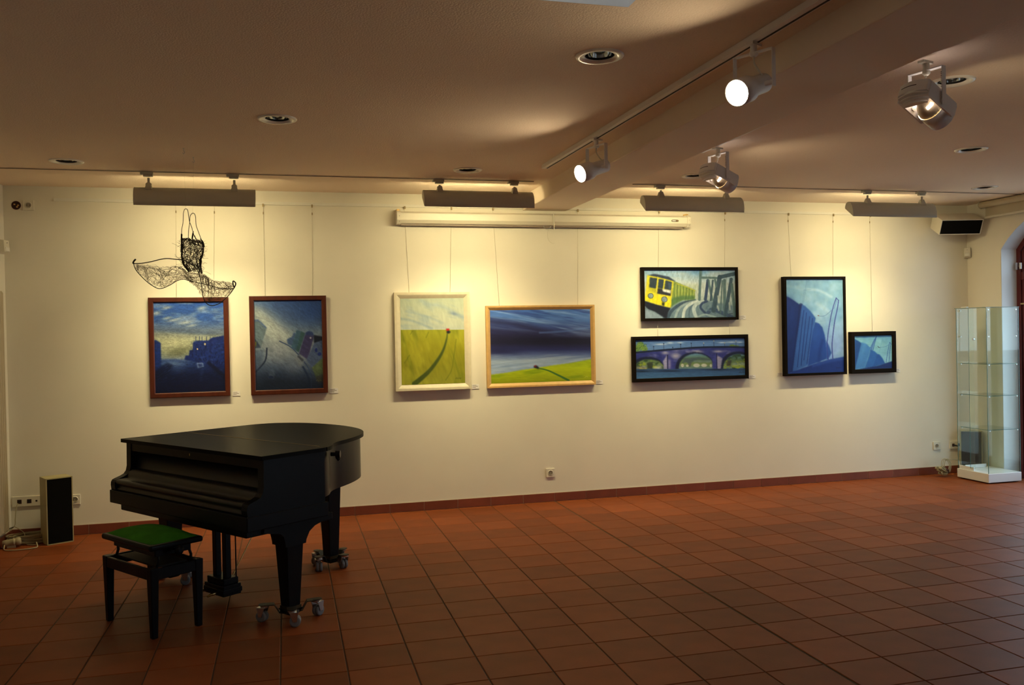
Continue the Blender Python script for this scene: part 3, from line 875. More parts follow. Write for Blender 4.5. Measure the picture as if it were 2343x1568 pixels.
def paint_street():
    p = Paint((1275, 190), (2035, 180), (2050, 1170), (1297, 1190), 170, 220, (90, 105, 120))
    p.vgrad([(180, (66, 96, 140)), (400, (100, 120, 140)), (560, (140, 150, 145)), (700, (150, 154, 142)), (850, (110, 120, 124)), (1000, (70, 84, 100)), (1190, (40, 58, 80))])
    p.glow((1400, 420), (420, 110), (205, 205, 175), 0.95, 0.75)
    p.glow((1500, 560), (260, 90), (205, 205, 178), 0.8, 0.5)
    p.glow((1950, 300), (260, 170), (52, 82, 130), 0.85)
    p.glow((1330, 215), (160, 40), (110, 135, 160), 0.7)
    p.glow((1560, 760), (190, 110), (165, 168, 158), 0.8)
    p.glow((1500, 1080), (260, 120), (46, 60, 76), 0.8)
    p.glow((1720, 900), (110, 130), (130, 138, 140), 0.6)
    p.line([(1280, 360), (1500, 440), (1640, 500)], 3, (120, 130, 130), 0.6)
    p.line([(1790, 210), (1770, 520)], 3, (120, 140, 165), 0.5)
    p.poly([(1270, 405), (1325, 400), (1420, 488), (1385, 610), (1352, 715), (1285, 700)], (118, 132, 125), 1, 4)
    p.poly([(1270, 405), (1325, 400), (1420, 488), (1405, 500), (1330, 420), (1275, 425)], (90, 110, 140), 0.8, 4)
    p.poly([(1275, 600), (1320, 650), (1355, 715), (1285, 720)], (50, 62, 76), 0.9, 5)
    p.poly([(1280, 640), (1305, 650), (1300, 700), (1284, 710)], (170, 160, 40), 0.8, 4)
    p.line([(1420, 720), (1400, 860), (1290, 990)], 16, (34, 48, 66), 0.9, 8)
    p.poly([(1280, 740), (1390, 730), (1380, 830), (1290, 940)], (84, 100, 112), 0.6, 14)
    p.poly([(1640, 620), (1700, 590), (1720, 540), (1745, 560), (1700, 700), (1650, 670)], (84, 104, 128), 1, 5)
    p.poly([(1752, 512), (1845, 552), (1770, 765), (1688, 712)], (74, 104, 112), 1, 4)
    p.poly([(1800, 535), (1845, 552), (1775, 765), (1745, 745)], (66, 96, 86), 0.9, 4)
    p.poly([(1850, 545), (1890, 525), (1935, 545), (1945, 590), (1850, 580)], (52, 72, 108), 1, 5)
    p.poly([(1842, 572), (1947, 580), (1872, 845), (1773, 782)], (74, 68, 98), 1, 4)
    p.poly([(1945, 572), (2045, 592), (2045, 640), (1945, 665)], (26, 34, 48), 1, 4)
    p.poly([(1948, 662), (2048, 628), (2050, 825), (1918, 935), (1858, 852)], (92, 106, 126), 1, 4)
    p.ell((1968, 742), (15, 24), (34, 54, 116)); p.ell((2005, 785), (22, 20), (40, 62, 120))
    p.ell((1906, 604), (10, 10), (190, 180, 170))
    p.poly([(1918, 938), (2048, 822), (2052, 1005), (1962, 1045)], (108, 122, 76), 1, 5)
    p.poly([(1960, 1045), (2052, 1005), (2052, 1085), (1990, 1120)], (98, 92, 64), 0.9, 8)
    p.line([(1560, 640), (1700, 720), (1840, 880), (1905, 1010), (1910, 1180)], 12, (62, 84, 112), 0.9, 6)
    p.line([(1820, 930), (1880, 1050), (1895, 1180)], 22, (40, 60, 88), 0.9, 8)
    p.poly([(1720, 830), (1790, 790), (1840, 850), (1790, 930)], (150, 152, 142), 0.8, 8)
    p.poly([(1770, 800), (1830, 850), (1810, 870), (1755, 815)], (60, 66, 74), 0.8, 5)
    p.poly([(1450, 960), (1500, 945), (1510, 1000), (1490, 1060), (1440, 1055)], (96, 108, 116), 0.8, 8)
    p.ell((1465, 1040), (26, 16), (36, 52, 86), 0.9)
    p.line([(1965, 1085), (1985, 1072), (1990, 1090), (2010, 1076), (2025, 1084)], 4, (190, 170, 90), 0.9)
    for k in range(60):
        u = 1300 + 720 * RNG.rand(); v = 700 + 470 * RNG.rand()
        p.line([(u, v), (u + 60 * RNG.rand(), v + 60 * RNG.rand())], 8, (60, 74, 88) if k % 2 else (120, 128, 128), 0.18, 12)
    p.vgrad([(950, (20, 26, 34)), (1190, (16, 20, 26))], 0.5, np.clip((p.v - 950) / 160, 0, 1))
    p.grain(0.28, 40, 14, 9, 0.7)
    p.grain(0.15, 9, 9, 19)
    return p
def paint_field():
    p = Paint((165, 198), (820, 190), (835, 1075), (180, 1088), 160, 210, (195, 195, 160))
    p.vgrad([(190, (188, 190, 152)), (420, (200, 198, 160)), (518, (196, 196, 165)), (522, (170, 164, 42)), (700, (160, 150, 30)), (900, (150, 142, 32)), (1090, (165, 158, 48))])
    sky = np.clip((515 - p.v) / 8, 0, 1)
    p.blend(sky * np.clip((p.noise(170, 60, 4, 0.25) - 0.5) * 4, 0, 1), (150, 165, 165), 0.45)
    p.line([(170, 405), (300, 430), (490, 505)], 22, (130, 148, 158), 0.45 , 24)
    p.line([(230, 330), (430, 380), (600, 450)], 16, (150, 164, 164), 0.45, 26)
    p.line([(420, 250), (620, 290), (810, 390)], 30, (160, 172, 166), 0.45, 30)
    p.glow((715, 355), (48, 16), (110, 128, 150), 0.6, 0.25)
    fld = np.clip((p.v - 520) / 4, 0, 1)
    p.blend(fld * np.clip((p.noise(40, 320, 8, -0.25) - 0.52) * 5, 0, 1), (128, 132, 26), 0.55)
    p.blend(fld * np.clip((p.noise(90, 200, 18, -0.3) - 0.55) * 5, 0, 1), (190, 178, 50), 0.5)
    for q in ([(290, 535), (270, 565)], [(455, 545), (430, 600)], [(740, 620), (715, 800), (690, 940), (630, 1040)], [(260, 780), (210, 860)]):
        p.line(q, 8, (110, 116, 24), 0.6, 10)
    p.line([(648, 565), (640, 620), (612, 715), (560, 815), (470, 935), (390, 1010), (310, 1075)], (8, 52), (66, 80, 28), 0.85, 14)
    p.poly([(636, 508), (668, 508), (668, 534), (640, 534)], (196, 40, 30), 1, 3)
    p.poly([(640, 534), (668, 530), (684, 542), (668, 560), (644, 556)], (34, 36, 40), 1, 3)
    for k in range(4): p.line([(735 + 16 * k, 1030), (742 + 16 * k, 1018)], 4, (50, 50, 20), 0.8)
    p.grain(0.10, 18, 60, 21, -0.2)
    return p
def paint_storm():
    p = Paint((1097, 312), (2128, 298), (2130, 1040), (1100, 1075), 240, 175, (90, 100, 130))
    p.vgrad([(300, (74, 106, 158)), (400, (82, 112, 158)), (500, (58, 70, 112)), (570, (38, 36, 62)), (650, (34, 32, 52)), (720, (44, 46, 84)), (780, (92, 104, 136)), (840, (140, 150, 160)), (900, (128, 142, 160)), (980, (150, 158, 165))])
    p.blend(np.clip((p.noise(420, 40, 6, 0.16) - 0.5) * 5, 0, 1) * np.clip((520 - p.v + 0.1 * (p.u - 1100)) / 60, 0, 1), (148, 168, 190), 0.55)
    p.blend(np.clip((p.noise(300, 30, 26, 0.14) - 0.55) * 6, 0, 1) * np.clip((480 - p.v) / 60, 0, 1), (48, 66, 118), 0.6)
    for a, b, c in (((1100, 430), (1400, 470), (1700, 560)), ((1100, 520), (1400, 560), (1800, 620))):
        p.line([a, b, c], 70, (40, 38, 66), 0.75, 60)
    p.glow((1700, 620), (500, 46), (28, 26, 42), 0.85)
    p.glow((1950, 560), (240, 26), (66, 74, 110), 0.5, -0.05)
    p.glow((1200, 740), (220, 40), (36, 36, 66), 0.8)
    p.line([(1600, 545), (1850, 530), (2125, 490)], 14, (96, 120, 160), 0.7, 20)
    p.blend(np.clip((p.noise(420, 22, 36, -0.12) - 0.5) * 5, 0, 1) * np.clip((p.v - 760) / 40, 0, 1), (176, 180, 178), 0.4)
    fm = p.polym([(1090, 982), (1250, 962), (1420, 930), (1560, 912), (1700, 888), (1900, 862), (2140, 818), (2140, 1090), (1090, 1090)], 3)
    p.vgrad([(830, (150, 162, 28)), (920, (170, 176, 20)), (1075, (138, 140, 16))], 1, fm)
    p.blend(fm * np.clip((p.noise(200, 40, 12, -0.15) - 0.52) * 5, 0, 1), (118, 138, 16), 0.6)
    p.line([(1590, 915), (1680, 938), (1780, 985), (1890, 1040)], (10, 22), (54, 96, 44), 0.9, 8)
    p.poly([(1532, 892), (1552, 884), (1570, 890), (1588, 912), (1580, 922), (1535, 908)], (30, 30, 36), 1, 3)
    p.poly([(1536, 890), (1554, 884), (1562, 892), (1545, 902)], (160, 36, 40), 1, 3)
    p.line([(2060, 1010), (2075, 1000), (2092, 1004)], 4, (190, 190, 90), 0.7)
    p.grain(0.12, 60, 10, 31, 0.05)
    return p
def paint_train():
    p = Paint((278, 140), (1332, 125), (1342, 690), (292, 718), 240, 132, (168, 178, 172))
    p.vgrad([(125, (128, 158, 180)), (200, (150, 172, 182)), (300, (186, 190, 180)), (450, (170, 176, 164)), (720, (130, 145, 145))])
    p.blend(np.clip((p.noise(180, 60, 2) - 0.5) * 4, 0, 1), (196, 198, 186), 0.5)
    p.glow((900, 150), (120, 40), (96, 136, 170), 0.7)
    p.poly([(560, 320), (900, 300), (905, 480), (880, 480), (860, 370)], (176, 180, 150), 0.7, 12)
    p.poly([(292, 570), (440, 640), (560, 600), (720, 505), (1000, 490), (1345, 560), (1345, 720), (285, 725)], (104, 122, 128), 0.95, 10)
    for q, w_, c in (([(560, 700), (600, 620), (700, 540), (860, 495)], 34, (52, 70, 84)), ([(640, 700), (680, 600), (760, 535), (890, 500)], 26, (150, 160, 156)), ([(730, 700), (745, 610), (800, 545), (900, 505)], 34, (196, 198, 186)),
                     ([(800, 700), (800, 620), (830, 560), (920, 510)], 18, (80, 98, 108)), ([(880, 700), (850, 600), (880, 540), (950, 505)], 40, (182, 188, 180)), ([(980, 640), (930, 580), (945, 530), (1000, 505)], 26, (44, 60, 88)),
                     ([(1000, 660), (1060, 600), (1180, 640), (1300, 690)], 44, (56, 74, 98)), ([(900, 690), (980, 660), (1100, 690)], 22, (150, 164, 160)), ([(1020, 560), (1000, 590), (1100, 640)], 20, (90, 110, 120))):
        p.line(q, w_, c, 0.85, 10)
    p.poly([(290, 505), (430, 545), (585, 585), (560, 640), (545, 712), (500, 700), (420, 640), (330, 600), (288, 560)], (26, 30, 42), 1, 6)
    p.poly([(288, 600), (380, 630), (500, 690), (500, 725), (285, 725)], (140, 150, 158), 0.8, 10)
    side = [(612, 270), (650, 280), (740, 320), (866, 372), (862, 482), (720, 492), (640, 530), (588, 578)]
    p.poly(side, (128, 140, 60), 1, 4)
    for k in range(14):
        u = 630 + k * 17
        p.line([(u, 300 + k * 6), (u - 4, 470 - k * 1)], 6, (168, 172, 110) if k % 2 else (84, 108, 70), 0.8, 4)
    p.poly([(590, 470), (720, 440), (860, 440), (862, 485), (720, 495), (588, 580)], (74, 104, 68), 0.8, 10)
    p.line([(650, 300), (760, 335), (866, 380)], 6, (200, 190, 60), 0.8)
    p.poly([(322, 205), (445, 215), (618, 266), (586, 582), (430, 545), (294, 500)], (206, 190, 40), 1, 3)
    p.poly([(300, 440), (590, 520), (586, 582), (430, 545), (294, 500)], (214, 198, 30), 0.7, 8)
    p.poly([(340, 350), (430, 365), (425, 420), (330, 395)], (130, 130, 30), 0.5, 10)
    p.poly([(333, 205), (400, 188), (560, 218), (648, 276), (610, 268), (450, 228)], (44, 56, 74), 1, 4)
    for q in ([(350, 228), (436, 240), (420, 362), (344, 346)], [(450, 244), (512, 256), (500, 366), (440, 352)], [(526, 260), (602, 282), (590, 382), (514, 366)]):
        p.poly(q, (44, 58, 64), 1, 3)
    p.poly([(556, 290), (596, 296), (588, 370), (560, 360)], (70, 88, 104), 0.7, 6)
    p.poly([(440, 355), (592, 386), (586, 446), (434, 420)], (44, 44, 48), 1, 3)
    p.poly([(496, 364), (590, 380), (586, 416), (497, 394)], (200, 198, 184), 1, 3)
    p.line([(440, 225), (425, 430)], 7, (196, 186, 60), 0.9); p.line([(516, 255), (500, 370)], 6, (200, 190, 60), 0.9)
    for c, r in (((362, 447), 32), ((516, 487), 35)):
        p.ell(c, (r, r), (60, 66, 60)); p.ell(c, (r - 6, r - 6), (128, 140, 140))
    p.poly([(490, 520), (520, 526), (515, 565), (490, 556)], (30, 34, 30), 0.9, 3)
    T = (62, 82, 92); T2 = (88, 110, 108)
    for a, b, w_, c in (((928, 140), (915, 485), 30, T2), ((945, 225), (1150, 228), 26, T2), ((1012, 258), (985, 480), 34, (46, 62, 88)), ((1020, 258), (1062, 485), 26, T2), ((1070, 258), (1045, 490), 22, T),
                        ((1150, 215), (1078, 610), 52, T), ((1095, 250), (1110, 330), 24, T2), ((1205, 255), (1212, 670), 36, T2), ((1285, 240), (1218, 660), 40, T), ((1290, 300), (1332, 690), 34, T2), ((1150, 218), (1338, 172), 44, T), ((1180, 260), (1160, 640), 16, T2)):
        p.line([a, b], w_, c, 0.92, 6)
    for a, b in (((1125, 560), (1140, 610)), ((1262, 520), (1270, 600)), ((1130, 440), (1140, 520))):
        p.line([a, b], 18, (200, 200, 180), 0.6, 8)
    for k in range(3): p.line([(1265 + 14 * k, 645), (1272 + 14 * k, 650)], 6, (20, 26, 36), 0.9)
    p.grain(0.25, 16, 34, 41, 0.1)
    return p
def paint_bridge():
    p = Paint((183, 955), (1450, 918), (1452, 1365), (185, 1415), 270, 95, (78, 106, 150))
    p.vgrad([(920, (76, 104, 150)), (1050, (90, 118, 156)), (1200, (100, 125, 150))])
    for c, r in (((470, 1005), (70, 10)), ((580, 988), (40, 10)), ((690, 985), (40, 8)), ((1290, 975), (60, 9)), ((1390, 975), (36, 8)), ((1180, 980), (50, 7))):
        p.glow(c, r, (190, 196, 200), 0.8)
    for c, r in (((240, 1020), (40, 46)), ((200, 1060), (36, 40)), ((285, 1060), (36, 34)), ((1300, 1020), (34, 18)), ((1345, 1025), (40, 14))):
        p.ell(c, r, (100, 124, 54), 0.9, 0.5)
    for k in range(40): p.ell((190 + 120 * RNG.rand(), 990 + 90 * RNG.rand()), (7, 6), (128, 150, 60) if k % 2 else (60, 90, 50), 0.6)
    body = [(180, 1110), (400, 1085), (600, 1068), (900, 1045), (1200, 1035), (1455, 1035), (1455, 1300), (180, 1310)]
    p.poly(body, (50, 54, 112), 1, 3)
    p.blend(p.polym(body) * np.clip((p.noise(140, 60, 5) - 0.55) * 6, 0, 1), (128, 124, 150), 0.7)
    p.blend(p.polym(body) * np.clip((p.noise(90, 90, 15) - 0.5) * 5, 0, 1), (36, 42, 98), 0.6)
    for c, r in (((640, 1140), (60, 40)), ((890, 1092), (60, 18)), ((1130, 1085), (60, 16)), ((520, 1105), (40, 20))):
        p.glow(c, r, (176, 166, 168), 0.75)
    def arch(cx, hw, top, base=1302):
        q = [(cx - hw, base)]
        for k in range(25):
            a = math.pi * (1 - k / 24)
            q.append((cx + hw * math.cos(a), base - (base - top) * math.sin(a) ** 0.85))
        return q + [(cx + hw, base)]
    for cx, hw, top in ((330, 165, 1165), (870, 205, 1108), (1370, 190, 1098)):
        p.poly(arch(cx - 8, hw + 22, top - 14), (22, 28, 52), 0.95, 4)
        m = p.polym(arch(cx + 8, hw, top + (16 if cx != 870 else 4)), 4)
        p.vgrad([(1110, (96, 128, 150)), (1180, (80, 100, 70)), (1240, (110, 124, 76)), (1300, (88, 112, 130))], 1, m)
        if cx != 870:
            p.blend(m * np.clip((p.noise(60, 40, 9 + cx) - 0.45) * 6, 0, 1), (44, 66, 40), 0.85)
            p.blend(m * np.clip((p.noise(40, 24, 29 + cx) - 0.55) * 6, 0, 1), (140, 150, 40), 0.85)
    p.poly([(745, 1170), (900, 1155), (1045, 1180), (1040, 1200), (900, 1180), (820, 1215), (800, 1240), (760, 1215), (700, 1225)], (70, 84, 84), 1, 5)
    p.poly([(780, 1220), (820, 1215), (810, 1265), (790, 1265)], (80, 84, 78), 1, 4)
    p.poly([(840, 1195), (1050, 1190), (1050, 1215), (850, 1212)], (104, 118, 112), 0.9, 4)
    for c, r in (((878, 1250), (38, 22)), ((965, 1250), (34, 20)), ((715, 1252), (18, 20)), ((1045, 1252), (14, 18)), ((770, 1255), (16, 14))):
        p.ell(c, r, (178, 172, 158), 0.9, 0.4)
    p.poly([(195, 1265), (300, 1268), (320, 1300), (190, 1300)], (176, 150, 130), 0.6, 8)
    p.poly([(390, 1260), (480, 1262), (485, 1300), (385, 1296)], (190, 180, 175), 0.6, 8)
    p.poly([(310, 1220), (380, 1215), (372, 1295), (318, 1295)], (40, 46, 42), 0.8, 6)
    p.poly([(1235, 1190), (1290, 1185), (1275, 1255), (1230, 1255)], (56, 52, 50), 0.8, 6)
    p.poly([(1300, 1225), (1450, 1215), (1450, 1250), (1290, 1250)], (150, 160, 160), 0.6, 8)
    for q in ([(495, 1200), (540, 1130), (540, 1305), (500, 1305)], [(1118, 1130), (1180, 1165), (1160, 1290), (1118, 1295)]):
        p.poly(q, (150, 142, 160), 0.9, 6)
    for q in ([(545, 1128), (615, 1180), (608, 1300), (548, 1305)], [(1060, 1180), (1112, 1110), (1115, 1290), (1062, 1295)]):
        p.poly(q, (60, 62, 122), 0.95, 5)
    p.line([(545, 1130), (545, 1305)], 8, (18, 22, 50)); p.line([(1114, 1110), (1116, 1290)], 8, (20, 24, 54))
    p.poly([(555, 1180), (580, 1190), (575, 1300), (556, 1300)], (190, 170, 176), 0.6, 8)
    p.line([(180, 1104), (400, 1082), (600, 1064), (900, 1040), (1200, 1032), (1455, 1034)], 22, (26, 34, 58), 1, 4)
    for u, v, h in ((390, 1078, 46), (505, 1068, 70), (606, 1056, 14), (697, 1050, 46), (820, 1042, 52), (964, 1034, 46), (1082, 1028, 66), (1210, 1028, 44), (1343, 1028, 66)):
        p.line([(u, v), (u, v - h)], 4, (24, 30, 50), 0.9); p.ell((u, v - h), (7, 7), (150, 150, 140) if u > 900 else (36, 44, 66))
    wm = np.clip((p.v - (1302 - 0.01 * p.u)) / 6 + 1, 0, 1)
    p.vgrad([(1285, (44, 66, 96)), (1320, (56, 84, 118)), (1365, (62, 94, 128)), (1415, (70, 104, 136))], 1, wm)
    p.glow((250, 1322), (90, 12), (16, 26, 40), 0.8); p.glow((560, 1318), (150, 10), (18, 26, 46), 0.8); p.glow((1110, 1300), (120, 8), (20, 28, 46), 0.8)
    p.line([(1375, 1340), (1390, 1320), (1395, 1338), (1420, 1326), (1438, 1332)], 4, (22, 30, 44), 0.8)
    p.grain(0.2, 40, 8, 51)
    return p
def paint_tower():
    p = Paint((235, 150), (962, 152), (968, 1355), (238, 1385), 150, 245, (125, 160, 182))
    p.vgrad([(150, (118, 154, 174)), (400, (124, 160, 182)), (700, (136, 166, 190)), (1000, (130, 154, 192)), (1360, (110, 138, 184))])
    p.blend(np.clip((p.noise(200, 120, 7, 0.3) - 0.5) * 4, 0, 1), (156, 182, 192), 0.5)
    p.blend(np.clip((p.noise(150, 200, 17) - 0.55) * 4, 0, 1), (96, 136, 172), 0.45)
    p.line([(520, 290), (640, 300), (740, 345), (810, 385)], 26, (178, 196, 196), 0.6, 30)
    p.line([(620, 470), (700, 520), (770, 575)], 34, (176, 196, 200), 0.5, 40)
    p.glow((375, 220), (40, 24), (96, 136, 170), 0.6)
    for q in ([(500, 170), (480, 330), (450, 490)], [(470, 290), (440, 480)], [(460, 300), (560, 290)]): p.line(q, 4, (86, 120, 160), 0.6)
    p.poly([(225, 372), (280, 392), (350, 440), (420, 492), (440, 480), (330, 1350), (225, 1400)], (26, 48, 104), 1, 4)
    p.poly([(225, 372), (280, 392), (360, 450), (330, 900), (225, 1000)], (32, 58, 120), 0.6, 30)
    p.line([(425, 490), (375, 900), (318, 1345)], 46, (22, 38, 88), 0.7, 14)
    p.poly([(440, 484), (480, 505), (545, 570), (610, 660), (575, 800), (535, 1000), (500, 1272), (312, 1352), (360, 1000), (400, 750)], (54, 92, 152), 1, 4)
    for a, b, c in (((462, 560), (430, 800), (372, 1290)), ((495, 590), (470, 800), (418, 1270)), ((535, 640), (505, 850), (455, 1200)), ((570, 665), (548, 850), (492, 1250))):
        p.line([a, b, c], 11, (30, 56, 116), 0.9, 5)
    p.poly([(600, 713), (650, 728), (692, 780), (722, 880), (738, 1000), (745, 1100), (740, 1185), (500, 1280), (535, 1000), (570, 820)], (36, 70, 136), 1, 5)
    p.line([(690, 950), (660, 1080), (640, 1230)], 40, (28, 54, 116), 0.7, 30)
    p.glow((600, 860), (50, 120), (46, 84, 150), 0.6, 0.1)
    p.poly([(735, 935), (770, 1010), (805, 1110), (760, 1190), (738, 1190)], (40, 76, 142), 0.95, 5)
    p.poly([(225, 1400), (340, 1340), (560, 1260), (760, 1198), (980, 1156), (980, 1370), (600, 1390)], (28, 52, 116), 1, 4)
    p.poly([(560, 1262), (760, 1200), (980, 1158), (980, 1190), (780, 1225), (560, 1290)], (44, 76, 146), 0.8, 8)
    MAST = (58, 66, 134)
    p.line([(872, 400), (835, 510), (800, 650), (765, 850), (750, 1000), (750, 1100), (762, 1190)], 11, MAST, 0.95, 4)
    p.line([(902, 432), (885, 540), (850, 700), (825, 880), (812, 1020), (820, 1180)], 12, MAST, 0.95, 4)
    p.line([(872, 400), (902, 432)], 9, MAST, 0.9, 4); p.line([(872, 404), (868, 470), (840, 540)], 5, MAST, 0.6)
    p.line([(808, 560), (740, 620), (690, 636), (645, 630)], 5, (70, 96, 150), 0.8); p.ell((643, 628), (9, 7), (120, 60, 70))
    p.line([(640, 705), (760, 690), (820, 690)], 4, (110, 140, 180), 0.6)
    for k in range(4): p.line([(865 + 16 * k, 1302), (875 + 16 * k, 1296)], 5, (14, 26, 70), 0.8)
    p.grain(0.10, 40, 60, 61)
    return p
def paint_tower_small():
    p = Paint((1110, 880), (1598, 865), (1590, 1325), (1112, 1335), 110, 100, (112, 158, 178))
    p.vgrad([(865, (98, 146, 176)), (1000, (120, 166, 180)), (1200, (122, 166, 184))])
    p.blend(np.clip((p.noise(120, 90, 4) - 0.5) * 4, 0, 1), (140, 182, 188), 0.5)
    p.glow((1250, 900), (40, 16), (70, 116, 164), 0.6)
    for q in ([(1220, 960), (1300, 1000), (1420, 1010)], [(1350, 1110), (1590, 1105)], [(1480, 900), (1430, 1100)]): p.line(q, 3, (84, 128, 164), 0.6)
    p.poly([(1105, 915), (1160, 945), (1215, 985), (1125, 1330), (1105, 1340)], (34, 72, 130), 1, 4)
    p.poly([(1205, 968), (1260, 985), (1320, 1040), (1300, 1130), (1240, 1310), (1120, 1330)], (66, 116, 172), 1, 5)
    p.glow((1230, 1060), (26, 90), (84, 136, 184), 0.6, 0.3)
    p.poly([(1318, 1060), (1370, 1090), (1410, 1130), (1400, 1220), (1350, 1300), (1240, 1312), (1300, 1140)], (44, 92, 156), 1, 5)
    p.poly([(1405, 1128), (1430, 1130), (1465, 1180), (1500, 1255), (1340, 1300)], (36, 82, 148), 1, 5)
    p.poly([(1105, 1340), (1240, 1312), (1400, 1285), (1500, 1252), (1605, 1220), (1605, 1345)], (18, 42, 100), 1, 4)
    p.poly([(1398, 885), (1360, 950), (1312, 1048), (1325, 1070), (1350, 1070), (1372, 985)], (86, 120, 172), 0.7, 3)
    for q in ([(1398, 885), (1360, 950), (1314, 1048)], [(1398, 885), (1372, 985), (1350, 1072)], [(1398, 890), (1345, 1010), (1325, 1068)]): p.line(q, 6, (40, 76, 140), 0.9)
    for q in ([(1566, 965), (1540, 1080), (1512, 1235)], [(1580, 985), (1560, 1100), (1550, 1225)], [(1566, 965), (1582, 990)]): p.line(q, 7, (50, 84, 150), 0.9)
    p.line([(1560, 995), (1500, 1028), (1420, 1036)], 4, (60, 100, 150), 0.8); p.line([(1412, 1022), (1422, 1034), (1436, 1038)], 7, (40, 40, 70), 0.9)
    p.grain(0.10, 40, 40, 71)
    return p

M_canvas = bpy.data.materials.new('oil_paint_on_canvas')
M_canvas.use_nodes = True
_nt = M_canvas.node_tree
_at = _nt.nodes.new('ShaderNodeVertexColor'); _at.layer_name = 'paint'
_pb = _nt.nodes['Principled BSDF']
_nt.links.new(_at.outputs['Color'], _pb.inputs['Base Color'])
_pb.inputs['Roughness'].default_value = 0.5
_pb.inputs['Specular IOR Level'].default_value = 0.3
_tc = _nt.nodes.new('ShaderNodeTexCoord'); _nz = _nt.nodes.new('ShaderNodeTexNoise'); _bp = _nt.nodes.new('ShaderNodeBump')
_nz.inputs['Scale'].default_value = 160; _bp.inputs['Strength'].default_value = 0.12; _bp.inputs['Distance'].default_value = 0.003
_nt.links.new(_tc.outputs['Object'], _nz.inputs['Vector']); _nt.links.new(_nz.outputs['Fac'], _bp.inputs['Height']); _nt.links.new(_bp.outputs['Normal'], _pb.inputs['Normal'])

def canvas(p, x0, x1, z0, z1, y, wall, parent, dark=1.0):
    p.img = np.clip(p.img, 0, 1) ** 1.12 * np.array((0.90, 0.87, 0.75)) * dark
    W, H = p.W, p.H
    X, Z = np.meshgrid(np.linspace(x0, x1, W), np.linspace(z1, z0, H))
    vs = np.stack([X, np.full_like(X, y), Z], -1).reshape(-1, 3)
    alb = np.clip(lin(np.clip(p.img, 0, 1)) / lin(np.array(wall) / 255.0) * 0.78, 0.003, 0.88).reshape(-1, 3)
    idx = np.arange(W * H).reshape(H, W)
    q = np.stack([idx[:-1, :-1], idx[1:, :-1], idx[1:, 1:], idx[:-1, 1:]], -1).reshape(-1, 4)
    me = bpy.data.meshes.new('canvas')
    me.vertices.add(W * H); me.vertices.foreach_set('co', vs.ravel())
    me.loops.add(q.size); me.loops.foreach_set('vertex_index', q.ravel())
    me.polygons.add(len(q)); me.polygons.foreach_set('loop_start', np.arange(0, q.size, 4))
    me.update(calc_edges=True)
    ca = me.color_attributes.new('paint', 'FLOAT_COLOR', 'POINT')
    ca.data.foreach_set('color', np.concatenate([alb, np.ones((len(alb), 1))], 1).astype(np.float32).ravel())
    me.materials.append(M_canvas)
    o = bpy.data.objects.new('canvas', me)
    COL.objects.link(o)
    o.parent = parent
    return o

def framed(name, label, quad, fw, depth, fmat, painter, wall, style, group=None, dark=1.0):
    pts = [PW(u, v, -depth) for u, v in quad]
    x0 = (pts[0].x + pts[3].x) / 2; x1 = (pts[1].x + pts[2].x) / 2
    z1 = (pts[0].z + pts[1].z) / 2; z0 = (pts[2].z + pts[3].z) / 2
    root = empty(name, ((x0 + x1) / 2, -0.004, z0), 0, label, 'painting', group)
    hw, h = (x1 - x0) / 2, z1 - z0
    d = depth - 0.004
    if style == 'box':  prof = [(0, 0), (0, d), (fw, d), (fw, d - 0.016), (fw, 0)]
    elif style == 'bevel': prof = [(0, 0), (0, d), (fw * 0.35, d), (fw * 0.5, d - 0.003), (fw, d - 0.017), (fw, 0)]
    else: prof = [(0, 0), (0, d - 0.002), (0.004, d), (fw - 0.006, d), (fw, d - 0.006), (fw, 0)]
    # four mitred rails
    def corner(a, k):
        return [(-hw + a, a), (hw - a, a), (hw - a, h - a), (-hw + a, h - a)][k]
    for k in range(4):
        m = MB()
        vs = []
        for a, dd in prof:
            for kk in (k, (k + 1) % 4):
                x, z = corner(a, kk)
                vs.append((x, -dd, z))
        n = len(prof)
        fs = [(2 * i, 2 * i + 1, 2 * ((i + 1) % n) + 1, 2 * ((i + 1) % n)) for i in range(n)]
        fs += [tuple(2 * i for i in range(n)), tuple(2 * i + 1 for i in reversed(range(n)))]
        m.add(vs, fs).build('frame_rail', fmat, root)
    canvas(painter(), -hw + fw - 0.002, hw - fw + 0.002, fw - 0.002, h - fw + 0.002, -(d - 0.014), wall, root, dark)
    MB().box((-hw + fw, -(d - 0.018), fw), (hw - fw, -0.001, h - fw)).build('backing', M_ink, root)
    return root, x0, x1, z0, z1

PIC = []
PIC.append(framed('framed_painting', 'painting of a dusky harbour street under blue clouds, mahogany frame, behind the wire dress', [(337, 682), (521, 679), (528, 906), (345, 912)], 0.040, 0.036, M_mahog, paint_harbour, (222, 202, 145), 'round', None, 0.92))
PIC.append(framed('framed_painting', 'painting of tilting houses along a grey curved street, mahogany frame', [(570, 678), (746, 676), (751, 899), (574, 905)], 0.040, 0.036, M_mahog, paint_street, (208, 188, 132), 'round', None, 0.80))
PIC.append(framed('framed_painting', 'upright painting of a red tractor on a yellow field, whitewashed frame', [(902, 669), (1075, 669), (1078, 890), (906, 896)], 0.055, 0.045, M_whitewood, paint_field, (218, 198, 146), 'bevel'))
PIC.append(framed('framed_painting', 'wide painting of a dark storm sky over a green field, pine frame', [(1112, 700), (1362, 697.5), (1362, 880), (1115, 889)], 0.042, 0.036, M_pine, paint_storm, (215, 194, 146), 'bevel', None, 1.12))
PIC.append(framed('framed_painting', 'painting of a yellow train on a steel bridge, black frame', [(1468, 613), (1688, 610), (1691, 730), (1471, 737)], 0.026, 0.05, M_blackframe, paint_train, (218, 198, 150), 'box'))
